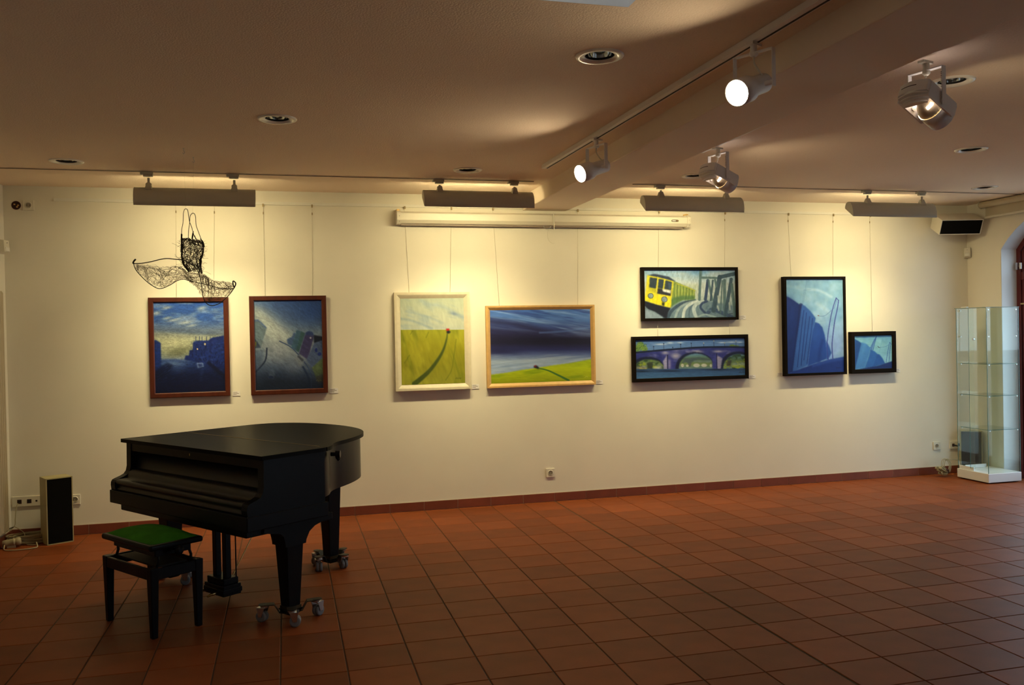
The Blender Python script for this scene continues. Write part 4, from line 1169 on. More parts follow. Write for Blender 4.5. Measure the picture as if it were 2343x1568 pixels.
PIC.append(framed('framed_painting', 'long low painting of an arched stone bridge over a river, black frame', [(1448, 771), (1713, 765), (1713, 866), (1449, 876)], 0.034, 0.045, M_blackframe, paint_bridge, (205, 186, 142), 'round'))
PIC.append(framed('framed_painting', 'tall blue painting of a domed building and leaning masts, thin black frame', [(1795, 633), (1936, 633), (1937, 857), (1797, 861)], 0.024, 0.06, M_blackframe, paint_tower, (206, 188, 144), 'box'))
PIC.append(framed('framed_painting', 'small blue painting of a dome and masts, black frame', [(1949.5, 759.5), (2052, 758), (2050, 852), (1948, 856)], 0.042, 0.055, M_blackframe, paint_tower_small, (196, 180, 144), 'round'))

# caption cards
CARD_AT = ['to the right of the harbour street painting', 'to the right of the tilting houses painting', 'to the right of the upright tractor field painting', 'to the right of the storm sky painting',
           'to the right of the yellow train painting', 'to the right of the arched bridge painting', 'to the left of the tall blue painting', 'to the right of the small blue painting']
for (u, v, ww, hh), where in zip([(541, 901, 17, 11), (764, 894.5, 19, 12), (1088, 885, 16, 11), (1371, 874.5, 16, 9), (1700, 726.5, 13, 9), (1721, 862, 15, 8), (1786, 856.5, 14, 7), (2055, 848, 9, 8)], CARD_AT):
    a, b = PW(u - ww / 2, v + hh / 2, -0.003), PW(u + ww / 2, v - hh / 2, -0.003)
    root = empty('caption_card', (a.x, -0.001, a.z), 0, 'small white caption card ' + where, 'card', 'caption cards')
    W_, H_ = b.x - a.x, b.z - a.z
    MB().box((0, -0.003, 0), (W_, 0, H_)).build('card_sheet', M_card, root)
    for k, ln in enumerate((0.55, 0.75, 0.45)):
        zz = H_ * (0.80 - 0.26 * k)
        MB().box((W_ * 0.08, -0.0034, zz - H_ * 0.05), (W_ * (0.08 + ln), -0.003, zz + H_ * 0.05)).build('printed_line', M_ink, root)

# picture rail and hanging wires
rl, rr = PW(123, 461), PW(2134, 492)
RAILZ0, RAILZ1 = 2.672, 2.697
for xa, xb, lab in ((rl.x, L0 - 0.0, 'white picture rail high on the wall, the part left of the beam'), (R0, rr.x, 'white picture rail high on the wall, the part right of the beam')):
    r_ = empty('picture_rail', (xa, 0, 0), 0, lab, 'picture rail', 'picture rails')
    MB().box((0, -0.012, RAILZ0), (xb - xa, 0, RAILZ1)).build('rail_bar', M_white, r_, 0.002)
    for x in (0, xb - xa - 0.004): MB().box((x, -0.013, RAILZ0 - 0.001), (x + 0.004, -0.001, RAILZ1 + 0.001)).build('end_cap', M_plastic, r_)
WLAB = ['thin wire holding the harbour street painting', 'thin wire holding the tilting houses painting', 'thin wire holding the upright tractor field painting', 'thin wire holding the storm sky painting',
        'thin wire holding the yellow train painting', 'thin wire holding the arched bridge painting', 'thin wire holding the tall blue painting', 'thin wire holding the small blue painting']
M_hook = mat('brown_hook', (0.30, 0.22, 0.10), 0.5)
WIRES = [(0, 402, 402), (0, 490, 488), (1, 602, 606), (1, 714, 714), (2, 926, 936), (2, 1033, 1030), (3, 1128, 1142), (3, 1322, 1322), (4, 1508, 1508), (4, 1659, 1660), (6, 1804, 1812), (6, 1907, 1908), (7, 1991, 1996)]
seen = {}
for k, ut, ub in WIRES:
    _, x0, x1, z0, z1 = PIC[k]
    pt = PW(ut, 476, -0.016); pb = PW(ub, 640, -0.02)
    zt = RAILZ0 - 0.005
    side = ', at its side nearer the floor loudspeaker' if k not in seen else ', at its side nearer the glass case'
    seen[k] = 1
    root = empty('hanging_wire', (pb.x, 0, z1), 0, WLAB[k] + (side if k != 7 else ''), 'wire', 'hanging wires of the paintings')
    MB().tube([(pt.x - pb.x, -0.016, zt - z1), (pt.x - pb.x, -0.0135, zt - z1 - 0.01), (pt.x - pb.x, -0.006, zt - z1 - 0.024), (0, -0.006, 0.0)], 0.0013, 5).build('line', M_nylon, root)
    h = MB().box((pt.x - pb.x - 0.006, -0.022, zt - z1 - 0.012), (pt.x - pb.x + 0.006, -0.011, zt - z1 + 0.012))
    h.build('hook', M_hook, root)
    MB().cyl((pt.x - pb.x, -0.006, zt - z1 - 0.075), (pt.x - pb.x, -0.006, zt - z1 - 0.055), 0.0038, 8).build('crimp', M_hook, root)
for ut in (1505, 1669):
    zt, zb = PIC[4][3], PIC[5][4]
    pb = PW(ut, 752, -0.02)
    root = empty('hanging_wire', (pb.x, 0, zb), 0, WLAB[5] + (', at its side nearer the floor loudspeaker' if ut < 1600 else ', at its side nearer the glass case'), 'wire', 'hanging wires of the paintings')
    MB().tube([(0, -0.02, zt - zb), (0, -0.02, 0)], 0.0013, 5).build('line', M_nylon, root)

# ------------------------------------------------------------------ projection screen case on the wall
sx0, sx1 = 0.95, 3.72
sz0, sz1 = 2.505, 2.632
scr = empty('projection_screen', (sx0, -0.012, sz0), 0, 'long cream roll-up projection screen case mounted above the field paintings', 'projection screen')
LEN = sx1 - sx0
prof = [(0, 0.020), (-0.028, 0.020), (-0.040, 0.014), (-0.066, 0.018), (-0.088, 0.046), (-0.088, 0.104), (-0.055, 0.122), (0, 0.122)]
MB().prism(prof, lambda p, h: (h, p[0], p[1]), 0.03, LEN - 0.03).build('case', M_plastic, scr, 0.003)
for x in (0.0, LEN - 0.035):
    cp = [(0.004, 0.012), (-0.040, 0.008), (-0.070, 0.012), (-0.094, 0.044), (-0.094, 0.108), (-0.06, 0.128), (0.004, 0.128)]
    e_ = MB().prism(cp, lambda p, h: (h, p[0], p[1]), x, x + 0.035).build('end_cap', M_plastic, scr, 0.003)
    for zz in (0.030, 0.078):
        MB().cyl((x + 0.02, -0.0935, zz), (x + 0.02, -0.096, zz), 0.003, 8).build('screw', M_ink, e_)
    MB().box((x + 0.004, -0.05, 0.126), (x + 0.030, 0.010, 0.142)).build('bracket', M_brass, scr, 0.002)
MB().box((0.04, -0.040, 0.002), (LEN - 0.06, -0.020, 0.022)).build('bottom_bar', mat('grey_brown_bar', (0.26, 0.20, 0.17), 0.5), scr, 0.002)
hx = PW(1252, 522, -0.05).x - sx0
MB().tube([(hx - 0.04, -0.042, 0.012), (hx - 0.03, -0.045, 0.002), (hx - 0.012, -0.045, -0.010), (hx, -0.045, -0.012), (hx + 0.012, -0.045, -0.010), (hx + 0.03, -0.045, 0.002), (hx + 0.04, -0.042, 0.012)], 0.004, 6).build('pull_handle', M_steel, scr)
MB().tube(catmull([(hx + 0.045, -0.095, 0.125), (hx + 0.048, -0.096, 0.03), (hx + 0.048, -0.094, -0.025)], 4), 0.0035, 6).build('pull_cord', M_plastic, scr)
MB().tube(catmull([(hx + 0.01, -0.03, -0.02), (hx + 0.005, -0.025, -0.07), (hx + 0.02, -0.02, -0.12), (hx + 0.05, -0.018, -0.14), (hx + 0.075, -0.018, -0.142)], 5), 0.0012, 5).build('cord_loop', M_nylon, scr)
bx = PW(1544.5, 506.5, -0.10).x - sx0
bd = MB().prism([(bx + 0.036 * math.copysign(abs(math.cos(a)) ** 0.35, math.cos(a)), 0.070 + 0.0105 * math.copysign(abs(math.sin(a)) ** 0.8, math.sin(a))) for a in [2 * math.pi * k / 24 for k in range(24)]], lambda p, h: (p[0], -h, p[1]), 0.0878, 0.0905).build('badge', mat('dark_olive_badge', (0.06, 0.045, 0.015), 0.4), scr)
MB().box((bx - 0.028, -0.0912, 0.066), (bx + 0.006, -0.0905, 0.0735)).build('badge_mark', M_card, bd)
MB().box((bx + 0.010, -0.0912, 0.067), (bx + 0.028, -0.0905, 0.0725)).build('badge_mark', mat('tan_mark', (0.25, 0.12, 0.06), 0.6), bd)

# ------------------------------------------------------------------ ceiling tracks
TRY = -0.775
for xa, xb, lab in ((XL + 0.01, 1.99, 'thin recessed lighting track beside the wall, left of the beam'), (2.86, XR - 0.03, 'thin recessed lighting track beside the wall, right of the beam')):
    t = empty('lighting_track', (xa, TRY, CH), 0, lab, 'track', 'lighting tracks along the picture wall')
    MB().box((0, -0.016, -0.004), (xb - xa, 0.016, -0.0005)).build('profile', M_ceil, t)
    MB().box((0, -0.006, -0.0065), (xb - xa, 0.005, -0.003)).build('slot', mat('shadow_slot', (0.05, 0.045, 0.035), 0.8), t)
ra, rb = PF(1247, 383, CH - 0.02), PF(1880, 0, CH - 0.02)
dirr = (rb - ra); dirr.z = 0; dirr.normalize()
rail = empty('lighting_track', (ra.x, ra.y, CH), math.atan2(dirr.y, dirr.x), 'white surface-mounted lighting track along the side of the beam', 'track')
MB().box((0, -0.024, -0.030), (6.5, 0.024, -0.0005)).build('profile', M_spotwhite, rail, 0.002)
MB().box((0.02, 0.004, -0.0315), (6.5, 0.014, -0.0295)).build('slot', M_dark, rail)
MB().box((-0.03, -0.018, -0.026), (0.0, 0.018, -0.002)).build('end_cap', M_spotwhite, rail, 0.004)
r2x = 2.812
rail2 = empty('lighting_track', (r2x - 0.02, -2.15, CH), -math.pi / 2, 'white lighting track hidden behind the beam, carrying the box floodlights', 'track')
MB().box((0, -0.020, -0.026), (6.5, 0.020, -0.0005)).build('profile', M_spotwhite, rail2, 0.002)

# ------------------------------------------------------------------ wall washers: curved housings on the wall track
WASH = [(298, 584, 427, 472, 340, 536), (965, 1223, 438, 476, 1006, 1177), (1471, 1703, 448, 486, 1512, 1661), (1946, 2144, 462, 498, 1985, 2109)]
WNEAR = ['above the wire dress', 'above the left end of the projection screen', 'above the yellow train painting', 'above the two blue paintings']
for (ua, ub, vt, vb, a1, a2), near in zip(WASH, WNEAR):
    yl = TRY - 0.055
    vm = (vt + vb) / 2
    xa, xb = PW(ua + 6, vm, yl).x, PW(ub, vm, yl).x
    zb = (PW(ua + 10, vb - (1 if ua < 400 else 3), yl).z + PW(ub, vb, yl).z) / 2
    H_ = 0.142
    root = empty('wall_washer_lamp', (xa, yl, zb), 0, 'grey curved wall washer lamp ' + near, 'lamp', 'wall washer lamps')
    Lw = xb - xa
    outer = [(0.0, 0.0), (-0.001, 0.03), (0.004, 0.065), (0.014, 0.098), (0.034, 0.124), (0.060, 0.139), (0.085, 0.138), (0.105, 0.124), (0.115, 0.102), (0.116, 0.085)]
    inner = [(p[0] + (0.003 if i < 5 else (0 if i < 7 else -0.003)), p[1] - (0.003 if i > 2 and i < 9 else 0.0)) for i, p in enumerate(outer)]
    sh = MB()
    n = len(outer)
    loop = outer[:8] + list(reversed(inner[:8]))
    k = len(loop)
    vs = [(x, p[0], p[1]) for x in (0.004, Lw - 0.004) for p in loop]
    sh.add(vs, [(i, (i + 1) % k, k + (i + 1) % k, k + i) for i in range(k)], True)
    sh.build('housing', M_lampgrey, root)
    for x in (0.0, Lw - 0.004):
        MB().prism(outer, lambda p, h: (h, p[0], p[1]), x, x + 0.004).build('end_plate', M_lampgrey, root)
    tb = MB().cyl((0.03, 0.062, 0.088), (Lw - 0.03, 0.062, 0.088), 0.009, 10)
    tb.build('fluorescent_tube', mat('lit_tube', (1, 1, 1), 0.4, emit=WASH_COL, estr=78.0), root)
    for u in (a1, a2):
        ax = PF(u, vt - 20, CH - 0.02).x
        ax = PW(u, vt - 12, TRY).x - xa
        zt = CH - zb
        mt = MB().box((ax - 0.055, -0.02 + 0.055, zt - 0.026), (ax + 0.035, 0.02 + 0.055, zt - 0.007))
        mt.box((ax - 0.035, -0.015 + 0.055, zt - 0.040), (ax + 0.03, 0.015 + 0.055, zt - 0.026))
        mt.cyl((ax, 0.055, zt - 0.05), (ax, 0.055, 0.16), 0.009, 10)
        mt.build('track_adaptor', M_lampgrey, root, 0.002)
        kn = MB().frustum([(ax - 0.026, 0.022, 0.118), (ax + 0.026, 0.022, 0.118), (ax + 0.026, 0.085, 0.130), (ax - 0.026, 0.085, 0.130)],
                          [(ax - 0.014, 0.040, 0.172), (ax + 0.014, 0.040, 0.172), (ax + 0.014, 0.070, 0.172), (ax - 0.014, 0.070, 0.172)])
        kn.cyl((ax - 0.02, 0.055, 0.155), (ax + 0.02, 0.055, 0.155), 0.013, 12)
        kn.build('knuckle', M_lampgrey, root, 0.003)
    # the tube's own light: bare spill through the open side, and the beam its reflector throws down the wall
    for watts, nv, spr in ((WASH_W, (0, 0.22, -0.975), 180), (BEAM_W, (0, 0.40, -0.917), 80)):
        ld = bpy.data.lights.new('wall_washer_light', 'AREA')
        ld.shape = 'RECTANGLE'; ld.size = Lw - 0.08; ld.size_y = 0.07
        ld.energy = watts; ld.color = WASH_COL; ld.spread = math.radians(spr)
        lo = bpy.data.objects.new('wall_washer_light', ld)
        COL.objects.link(lo)
        lo.parent = root
        z_ = -Vector(nv).normalized(); x_ = Vector((1, 0, 0)); y_ = z_.cross(x_)
        mm = Matrix((x_, y_, z_)).transposed().to_4x4()
        mm.translation = Vector((Lw / 2, 0.064, 0.052 if spr == 180 else 0.056))
        lo.matrix_local = mm

# ------------------------------------------------------------------ round spotlights on the beam track
def axis_m(origin, d): return Matrix.Translation(origin) @ Vector(d).to_track_quat('Z', 'Y').to_matrix().to_4x4()
def round_spot(px, yaw, tilt, label):
    p = PF(px[0], px[1], CH - 0.03)
    root = empty('round_spotlight', (p.x, p.y, CH - 0.03), yaw, label, 'spotlight', 'round spotlights')
    ad = MB().box((-0.04, -0.016, -0.012), (0.03, 0.016, -0.001)).cyl((0, 0, -0.012), (0, 0, -0.040), 0.014, 12)
    ad.lathe([(0.012, -0.058), (0.019, -0.052), (0.019, -0.040)], None, 14)
    ad.build('track_adaptor', M_spotwhite, root)
    Y = 0.094; ZB_ = -0.185
    yk = MB()
    yk.box((-0.013, -Y, -0.047), (0.013, Y, -0.042))
    for s in (-1, 1):
        yk.box((-0.013, s * Y - 0.0025, ZB_ - 0.018), (0.013, s * Y + 0.0025, -0.042))
        yk.cyl((0, s * Y, ZB_), (0, s * (Y - 0.04), ZB_), 0.010, 10)
    yk.build('yoke', M_spotwhite, root, 0.002)
    d = Vector((math.cos(tilt), 0, -math.sin(tilt)))
    o = Vector((0, 0, ZB_))
    m = axis_m(o, d)
    bd = MB()
    bd.lathe([(0.002, -0.088), (0.034, -0.086), (0.042, -0.078), (0.042, 0.030), (0.046, 0.032), (0.046, 0.040), (0.050, 0.043), (0.050, 0.051), (0.056, 0.054), (0.056, 0.140), (0.053, 0.140), (0.053, 0.118)], m, 28, True, False)
    bd.build('lamp_body', M_spotwhite, root)
    MB().lathe([(0.0527, 0.112), (0.050, 0.119), (0.036, 0.126), (0.018, 0.130), (0.0005, 0.131)], m, 24, True, False).build('bulb', M_bulb, root)
    MB().tube(catmull([(0, 0, -0.058), (0.002, 0.004, -0.090), (-0.015, 0.018, -0.125), (-0.045, 0.016, -0.142), (-0.055, 0.0, -0.150)], 5), 0.0042, 6).build('flex', M_plastic, root)
    return root
round_spot((1724, 98), math.radians(207), math.radians(21), 'lit round white spotlight on the beam track, farther from the picture wall')
round_spot((1364, 318), math.radians(198), math.radians(19), 'lit round white spotlight on the beam track, nearer to the picture wall')

def box_flood(px, yaw, tilt, label):
    p = PF(px[0], px[1], CH - 0.03)
    root = empty('box_floodlight', (p.x, p.y, CH - 0.03), yaw, label, 'spotlight', 'box floodlights')
    ad = MB().box((-0.04, -0.016, -0.012), (0.03, 0.016, -0.001)).cyl((0, 0, -0.012), (0, 0, -0.042), 0.014, 12)
    ad.lathe([(0.010, -0.066), (0.017, -0.058), (0.017, -0.040)], None, 14)
    ad.build('track_adaptor', M_plastic, root)
    Y = 0.085; ZB_ = -0.20
    yk = MB().box((-0.014, -Y, -0.047), (0.014, Y, -0.042))
    for s in (-1, 1):
        yk.box((-0.014, s * Y - 0.0025, ZB_ - 0.02), (0.014, s * Y + 0.0025, -0.042))
        yk.cyl((0, s * Y, ZB_), (0, s * (Y - 0.02), ZB_), 0.014, 10)
    yko = yk.build('yoke', M_spotwhite, root, 0.002)
    for k in range(9):
        MB().box((-0.016, -Y + 0.0005 + 0.0, -0.075 - k * 0.008), (-0.0138, -Y + 0.0042, -0.0715 - k * 0.008)).build('printed_mark', M_ink, yko)
    d = Vector((math.cos(tilt), 0, -math.sin(tilt)))
    R = Matrix.Translation((0, 0, ZB_)) @ Vector((0, 1, 0)).to_track_quat('Y', 'Z').to_matrix().to_4x4()
    R = Matrix.Translation((0, 0, ZB_)) @ Matrix.Rotation(tilt, 4, 'Y')
    tf = lambda q: R @ Vector(q)
    # back cover: shallow curved box with a slot and three cooling fins below it
    n = 10
    cov = []
    for i in range(n + 1):
        a = -1 + 2 * i / n
        cov.append((-0.115 - 0.018 * (1 - a * a), 0.074 * a))
    outl = cov + [(-0.075, 0.074), (-0.075, -0.074)]
    m = MB().prism(outl, lambda q, h: tf((q[0], q[1], h)), -0.008, 0.046)
    bc = m.build('back_cover', M_spotwhite, root, 0.004)
    sl = []
    for i in range(n + 1):
        a = -0.35 + 1.1 * i / n
        sl.append((-0.1165 - 0.018 * (1 - a * a), 0.074 * a))
    MB().add([tf((q[0], q[1], h)) for h in (0.018, 0.022) for q in sl], [(i, i + 1, n + 2 + i, n + 1 + i) for i in range(n)]).build('slot', M_dark, bc)
    for k in range(4):
        zc = -0.012 - 0.0095 * k
        sc_ = 1 - 0.05 * k
        ol = [(q[0] + 0.012 * k + 0.006, q[1] * sc_) for q in cov] + [(-0.07, 0.07 * sc_), (-0.07, -0.07 * sc_)]
        MB().prism(ol, lambda q, h: tf((q[0], q[1], h)), zc - 0.0055, zc).build('cooling_fin', M_spotwhite, root, 0.001)
    # two cheeks and a top plate
    for s in (-1, 1):
        ck = [(-0.10, -0.030), (-0.10, 0.044), (0.095, 0.044), (0.105, 0.030), (0.105, -0.018), (0.090, -0.030)]
        MB().prism(ck, lambda q, h: tf((q[0], h, q[1])), s * 0.070, s * 0.078).build('cheek', M_spotwhite, root, 0.003)
    MB().add([tf(q) for q in [(-0.10, -0.07, 0.040), (0.02, -0.07, 0.040), (0.02, 0.07, 0.040), (-0.10, 0.07, 0.040), (-0.10, -0.07, 0.045), (0.02, -0.07, 0.045), (0.02, 0.07, 0.045), (-0.10, 0.07, 0.045)]],
             [(3, 2, 1, 0), (4, 5, 6, 7), (0, 1, 5, 4), (1, 2, 6, 5), (2, 3, 7, 6), (3, 0, 4, 7)]).build('top_plate', M_spotwhite, root)
    ax = axis_m(tf((-0.03, 0, 0)), d)
    bl = MB().lathe([(0.014, -0.045), (0.018, -0.02), (0.030, 0.0), (0.046, 0.022), (0.057, 0.050), (0.060, 0.066)], ax, 24, True, False).build('bulb', M_glassbulb, root)
    # glowing dichroic bands on the back of the bulb
    for (r0, h0), (r1, h1), a0, a1 in (((0.0372, 0.0085), (0.0445, 0.0185), 0.30, 2.4), ((0.0500, 0.0275), (0.0565, 0.0435), 0.45, 2.2), ((0.0255, -0.008), (0.0315, 0.0005), 1.4, 2.2), ((0.0372, 0.0085), (0.0445, 0.0185), 3.4, 4.2)):
        g = MB(); vs = []; seg = 12
        for i in range(seg + 1):
            a = a0 + (a1 - a0) * i / seg
            for r, h in ((r0, h0), (r1, h1)):
                vs.append(ax @ Vector(((r + 0.0012) * math.cos(a), (r + 0.0012) * math.sin(a), h)))
        g.add(vs, [(2 * i, 2 * i + 1, 2 * i + 3, 2 * i + 2) for i in range(seg)], True).build('glowing_band', M_glow, bl)
    MB().lathe([(0.0615, 0.060), (0.064, 0.060), (0.064, 0.150), (0.0615, 0.150), (0.0615, 0.060)], ax, 28, True, False).build('front_ring', M_spotwhite, root)
    MB().lathe([(0.0610, 0.112), (0.04, 0.118), (0.0005, 0.120)], ax, 24, True, False).build('lamp_lens', M_floodfront, root)
    MB().tube(catmull([(0, 0, -0.066), (-0.01, 0.01, -0.10), (-0.055, 0.02, -0.105), (-0.095, 0.01, -0.13), (-0.10, 0, -0.155)], 5), 0.0035, 6).build('flex', M_plastic, root)
    return root
box_flood((2119, 140), math.radians(16), math.radians(24), 'white box floodlight with cooling fins behind the beam, farther from the picture wall')
box_flood((1643, 338), math.radians(16), math.radians(19), 'white box floodlight with cooling fins behind the beam, nearer to the picture wall')

# ------------------------------------------------------------------ recessed downlights (unlit)
DL_LAB = ['over the tilting houses painting', 'beside the skylight shaft', 'near the corner with the round wall hole', 'in front of the projection screen', 'behind the nearer box floodlight', 'between the far box floodlight and the roller blind', 'hidden partly by the farther box floodlight', 'above the corner loudspeaker']
proto = None
for (dx, dy), lab in zip(DOWN, DL_LAB):
    if proto is None:
        proto = empty('recessed_downlight', (dx, dy, CH), 0, None, 'downlight', 'recessed ceiling downlights')
        MB().lathe([(0.110, 0.0), (0.109, -0.004), (0.101, -0.008), (0.090, -0.008), (0.068, -0.001), (0.0665, 0.004), (0.070, 0.006), (0.070, -0.001)], None, 36, True, False).build('trim_ring', M_ring, proto)
        MB().lathe([(0.0665, 0.002), (0.066, 0.013), (0.0665, 0.014)], None, 32, True, False).build('black_baffle', M_dark, proto)
        MB().lathe([(0.066, 0.0125), (0.064, 0.045), (0.054, 0.080), (0.036, 0.105), (0.001, 0.112)], None, 32, True, False).build('reflector', M_chrome, proto)
        MB().lathe([(0.001, 0.040), (0.022, 0.046), (0.028, 0.062), (0.024, 0.084), (0.016, 0.108)], None, 20, True, False).build('bulb', M_glassbulb, proto)
        for o in proto.children:
            pass
        cur = proto
    else:
        cur = copy_tree(proto)
        cur.location = (dx, dy, CH)
    cur['label'] = 'unlit round recessed downlight ' + lab

# ------------------------------------------------------------------ sockets and switches
def socket_parts(root, x, z, s=0.04, y0=-0.011):
    """one round socket insert, centred at x, z"""
    mm = Matrix.Translation((x, y0, z)) @ Vector((0, -1, 0)).to_track_quat('Z', 'Y').to_matrix().to_4x4()
    MB().lathe([(0.027, -0.002), (0.027, 0.0015), (0.0225, 0.003), (0.0215, 0.003), (0.0205, -0.004)], mm, 24, True, False).build('collar', M_plastic, root)
    w = MB().lathe([(0.0205, 0.0005), (0.0005, 0.0006)], mm, 20, False, False).build('well', mat('shaded_plastic_well', (0.30, 0.26, 0.20), 0.6) if 'shaded_plastic_well' not in bpy.data.materials else bpy.data.materials['shaded_plastic_well'], root)
    for s_ in (-1, 1):
        MB().cyl((x + s_ * 0.0095, y0 - 0.0004, z), (x + s_ * 0.0095, y0 - 0.0014, z), 0.0034, 8).build('pin_hole', M_dark, w)
    for s_ in (-1, 1):
        MB().box((x - 0.004, y0 - 0.004, z + s_ * 0.019 - 0.002), (x + 0.004, y0 - 0.001, z + s_ * 0.019 + 0.002)).build('earth_clip', M_steel, w)
def wall_socket(u, v, label, size=0.081, group='wall sockets', n=1):
    p = PW(u, v)
    root = empty('wall_socket', (p.x, 0, p.z), 0, label, 'socket', group)
    w = size if n == 1 else 0.081 + 0.071 * (n - 1)
    MB().box((-w / 2, -0.011, -0.0405), (w / 2, -0.0005, 0.0405)).build('cover_plate', M_plastic, root, 0.003)
    return root, w
r_, w_ = wall_socket(65.5, 470, 'single socket beside the round hole high on the wall'); socket_parts(r_, 0, 0)
r_, w_ = wall_socket(1259, 1082, 'single socket low on the wall below the storm sky painting'); socket_parts(r_, 0, 0)
r_, w_ = wall_socket(2142, 1020, 'single socket low on the wall, left of the double socket by the glass case'); socket_parts(r_, 0, 0)
r_, w_ = wall_socket(172, 1143, 'single socket on the wall, right behind the floor loudspeaker'); socket_parts(r_, 0, 0)
r_, w_ = wall_socket(2186, 1018, 'double antenna socket beside the glass case', n=2)
for x in (-0.035, 0.036):
    MB().box((x - 0.015, -0.0125, -0.015), (x + 0.015, -0.010, 0.015)).build('jack_insert', M_darkred_inside, r_, 0.002)
pl = MB().cyl((-0.030, -0.012, 0.0), (-0.012, -0.050, -0.006), 0.010, 10, 0.006); pl.build('plug', M_dark, r_)
pr = PW(62, 1147)
r_ = empty('socket_strip', (pr.x, 0, pr.z), 0, 'row of jack sockets on the wall left of the floor loudspeaker', 'socket')
MB().box((-0.105, -0.011, -0.0405), (0.19, -0.0005, 0.0405)).build('cover_plate', M_plastic, r_, 0.003)
for x, sz in ((-0.052, 0.016), (0.018, 0.016), (0.070, 0.007), (0.13, 0.016)):
    MB().box((x - sz, -0.0125, -sz), (x + sz, -0.0100, sz)).build('jack_insert', M_darkred_inside, r_, 0.002)
    MB().box((x - sz * 0.6, -0.0135, -sz * 0.6), (x + sz * 0.6, -0.0120, sz * 0.6)).build('jack_hole', M_dark, r_)
ph = PW(37, 470)
hole = empty('junction_box', (ph.x, 0, ph.z), 0, 'open round dark junction box without cover high on the wall', 'junction box')
mm = Matrix.Translation((0, 0, 0)) @ Vector((0, -1, 0)).to_track_quat('Z', 'Y').to_matrix().to_4x4()
MB().lathe([(0.034, 0.0006), (0.034, 0.0035), (0.029, 0.0035), (0.027, 0.0008), (0.0005, 0.0007)], mm, 24, False, False).build('rim', M_darkred_inside, hole)
for k in range(5):
    a = k * 1.3
    MB().box((0.014 * math.cos(a) - 0.006, -0.004, 0.014 * math.sin(a) - 0.005), (0.014 * math.cos(a) + 0.006, -0.001, 0.014 * math.sin(a) + 0.005)).build('terminal', M_dark if k % 2 else M_brass, hole)
# socket on the left wall beside the corner
pls = PX(17, 1152, XL)
r_ = empty('wall_socket', (XL, -0.13, pls.z), math.pi / 2, 'twin switch plate on the left wall beside the corner', 'socket', 'wall sockets')
MB().box((-0.0405, -0.011, -0.0405), (0.0405, -0.0005, 0.0405)).build('cover_plate', M_plastic, r_, 0.003)
for x in (-0.014, 0.014): MB().box((x - 0.005, -0.013, -0.012), (x + 0.005, -0.010, 0.012)).build('slot', M_dark, r_)

# motion detectors in the corners
def detector(loc, rz, label):
    root = empty('motion_detector', loc, rz, label, 'motion detector', 'motion detectors')
    b = [(-0.034, 0, -0.055), (0.034, 0, -0.055), (0.034, 0, 0.055), (-0.034, 0, 0.055)]
    t = [(-0.030, -0.048, -0.040), (0.030, -0.048, -0.040), (0.030, -0.040, 0.052), (-0.030, -0.040, 0.052)]
    MB().frustum(t, b).build('housing', M_plastic, root, 0.006, 3)
    MB().frustum([(-0.022, -0.052, -0.036), (0.022, -0.052, -0.036), (0.022, -0.050, -0.004), (-0.022, -0.050, -0.004)], [(-0.024, -0.040, -0.040), (0.024, -0.040, -0.040), (0.024, -0.040, 0.0), (-0.024, -0.040, 0.0)]).build('lens', M_white, root, 0.003)
    MB().cyl((0, -0.043, 0.030), (0, -0.047, 0.030), 0.003, 8).build('indicator', M_ink, root)
    return root
dl_ = PX(15, 567, XL + 0.02)
detector((XL + 0.004, -0.075, dl_.z), math.radians(70), 'white motion detector on the left wall beside the corner')
dr_ = PX(2222, 578, XR - 0.02)
detector((XR - 0.022, -0.026, dr_.z), math.radians(-45), 'cream motion detector across the right corner')

# ------------------------------------------------------------------ loudspeakers
def loudspeaker(name, loc, rz, w, d, h, label, mbox):
    root = empty(name, loc, rz, label, 'loudspeaker')
    t = 0.012
    MB().box((-w / 2, 0.006, 0), (w / 2, d, h)).build('cabinet', mbox, root, 0.003)
    m = MB()
    m.box((-w / 2, -0.004, 0), (-w / 2 + t * 0.6, 0.010, h)); m.box((w / 2 - t * 0.6, -0.004, 0), (w / 2, 0.010, h))
    m.box((-w / 2, -0.004, 0), (w / 2, 0.010, t * 0.6)); m.box((-w / 2, -0.004, h - t * 0.6), (w / 2, 0.010, h))
    m.build('front_edge', mbox, root)
    MB().box((-w / 2 + t * 0.6, 0.0, t * 0.6), (w / 2 - t * 0.6, 0.008, h - t * 0.6)).build('grille', M_grille, root)
    return root
c1, c2 = PF(108, 1249), PF(169, 1239)
ang = math.atan2(c2.y - c1.y, c2.x - c1.x)
mid = (c1 + c2) / 2
sp_h = PW(125, 1104, mid.y).z
loudspeaker('floor_loudspeaker', (mid.x, mid.y, 0), ang, (c2 - c1).length, 0.17, 0.508, 'olive cream loudspeaker box with black front standing on the floor, left of the piano', M_cream)
loudspeaker('floor_loudspeaker', (6.80, -0.16, 0), math.radians(-38), 0.20, 0.15, 0.45, 'dark-fronted loudspeaker box on the floor behind the glass case', M_cream)
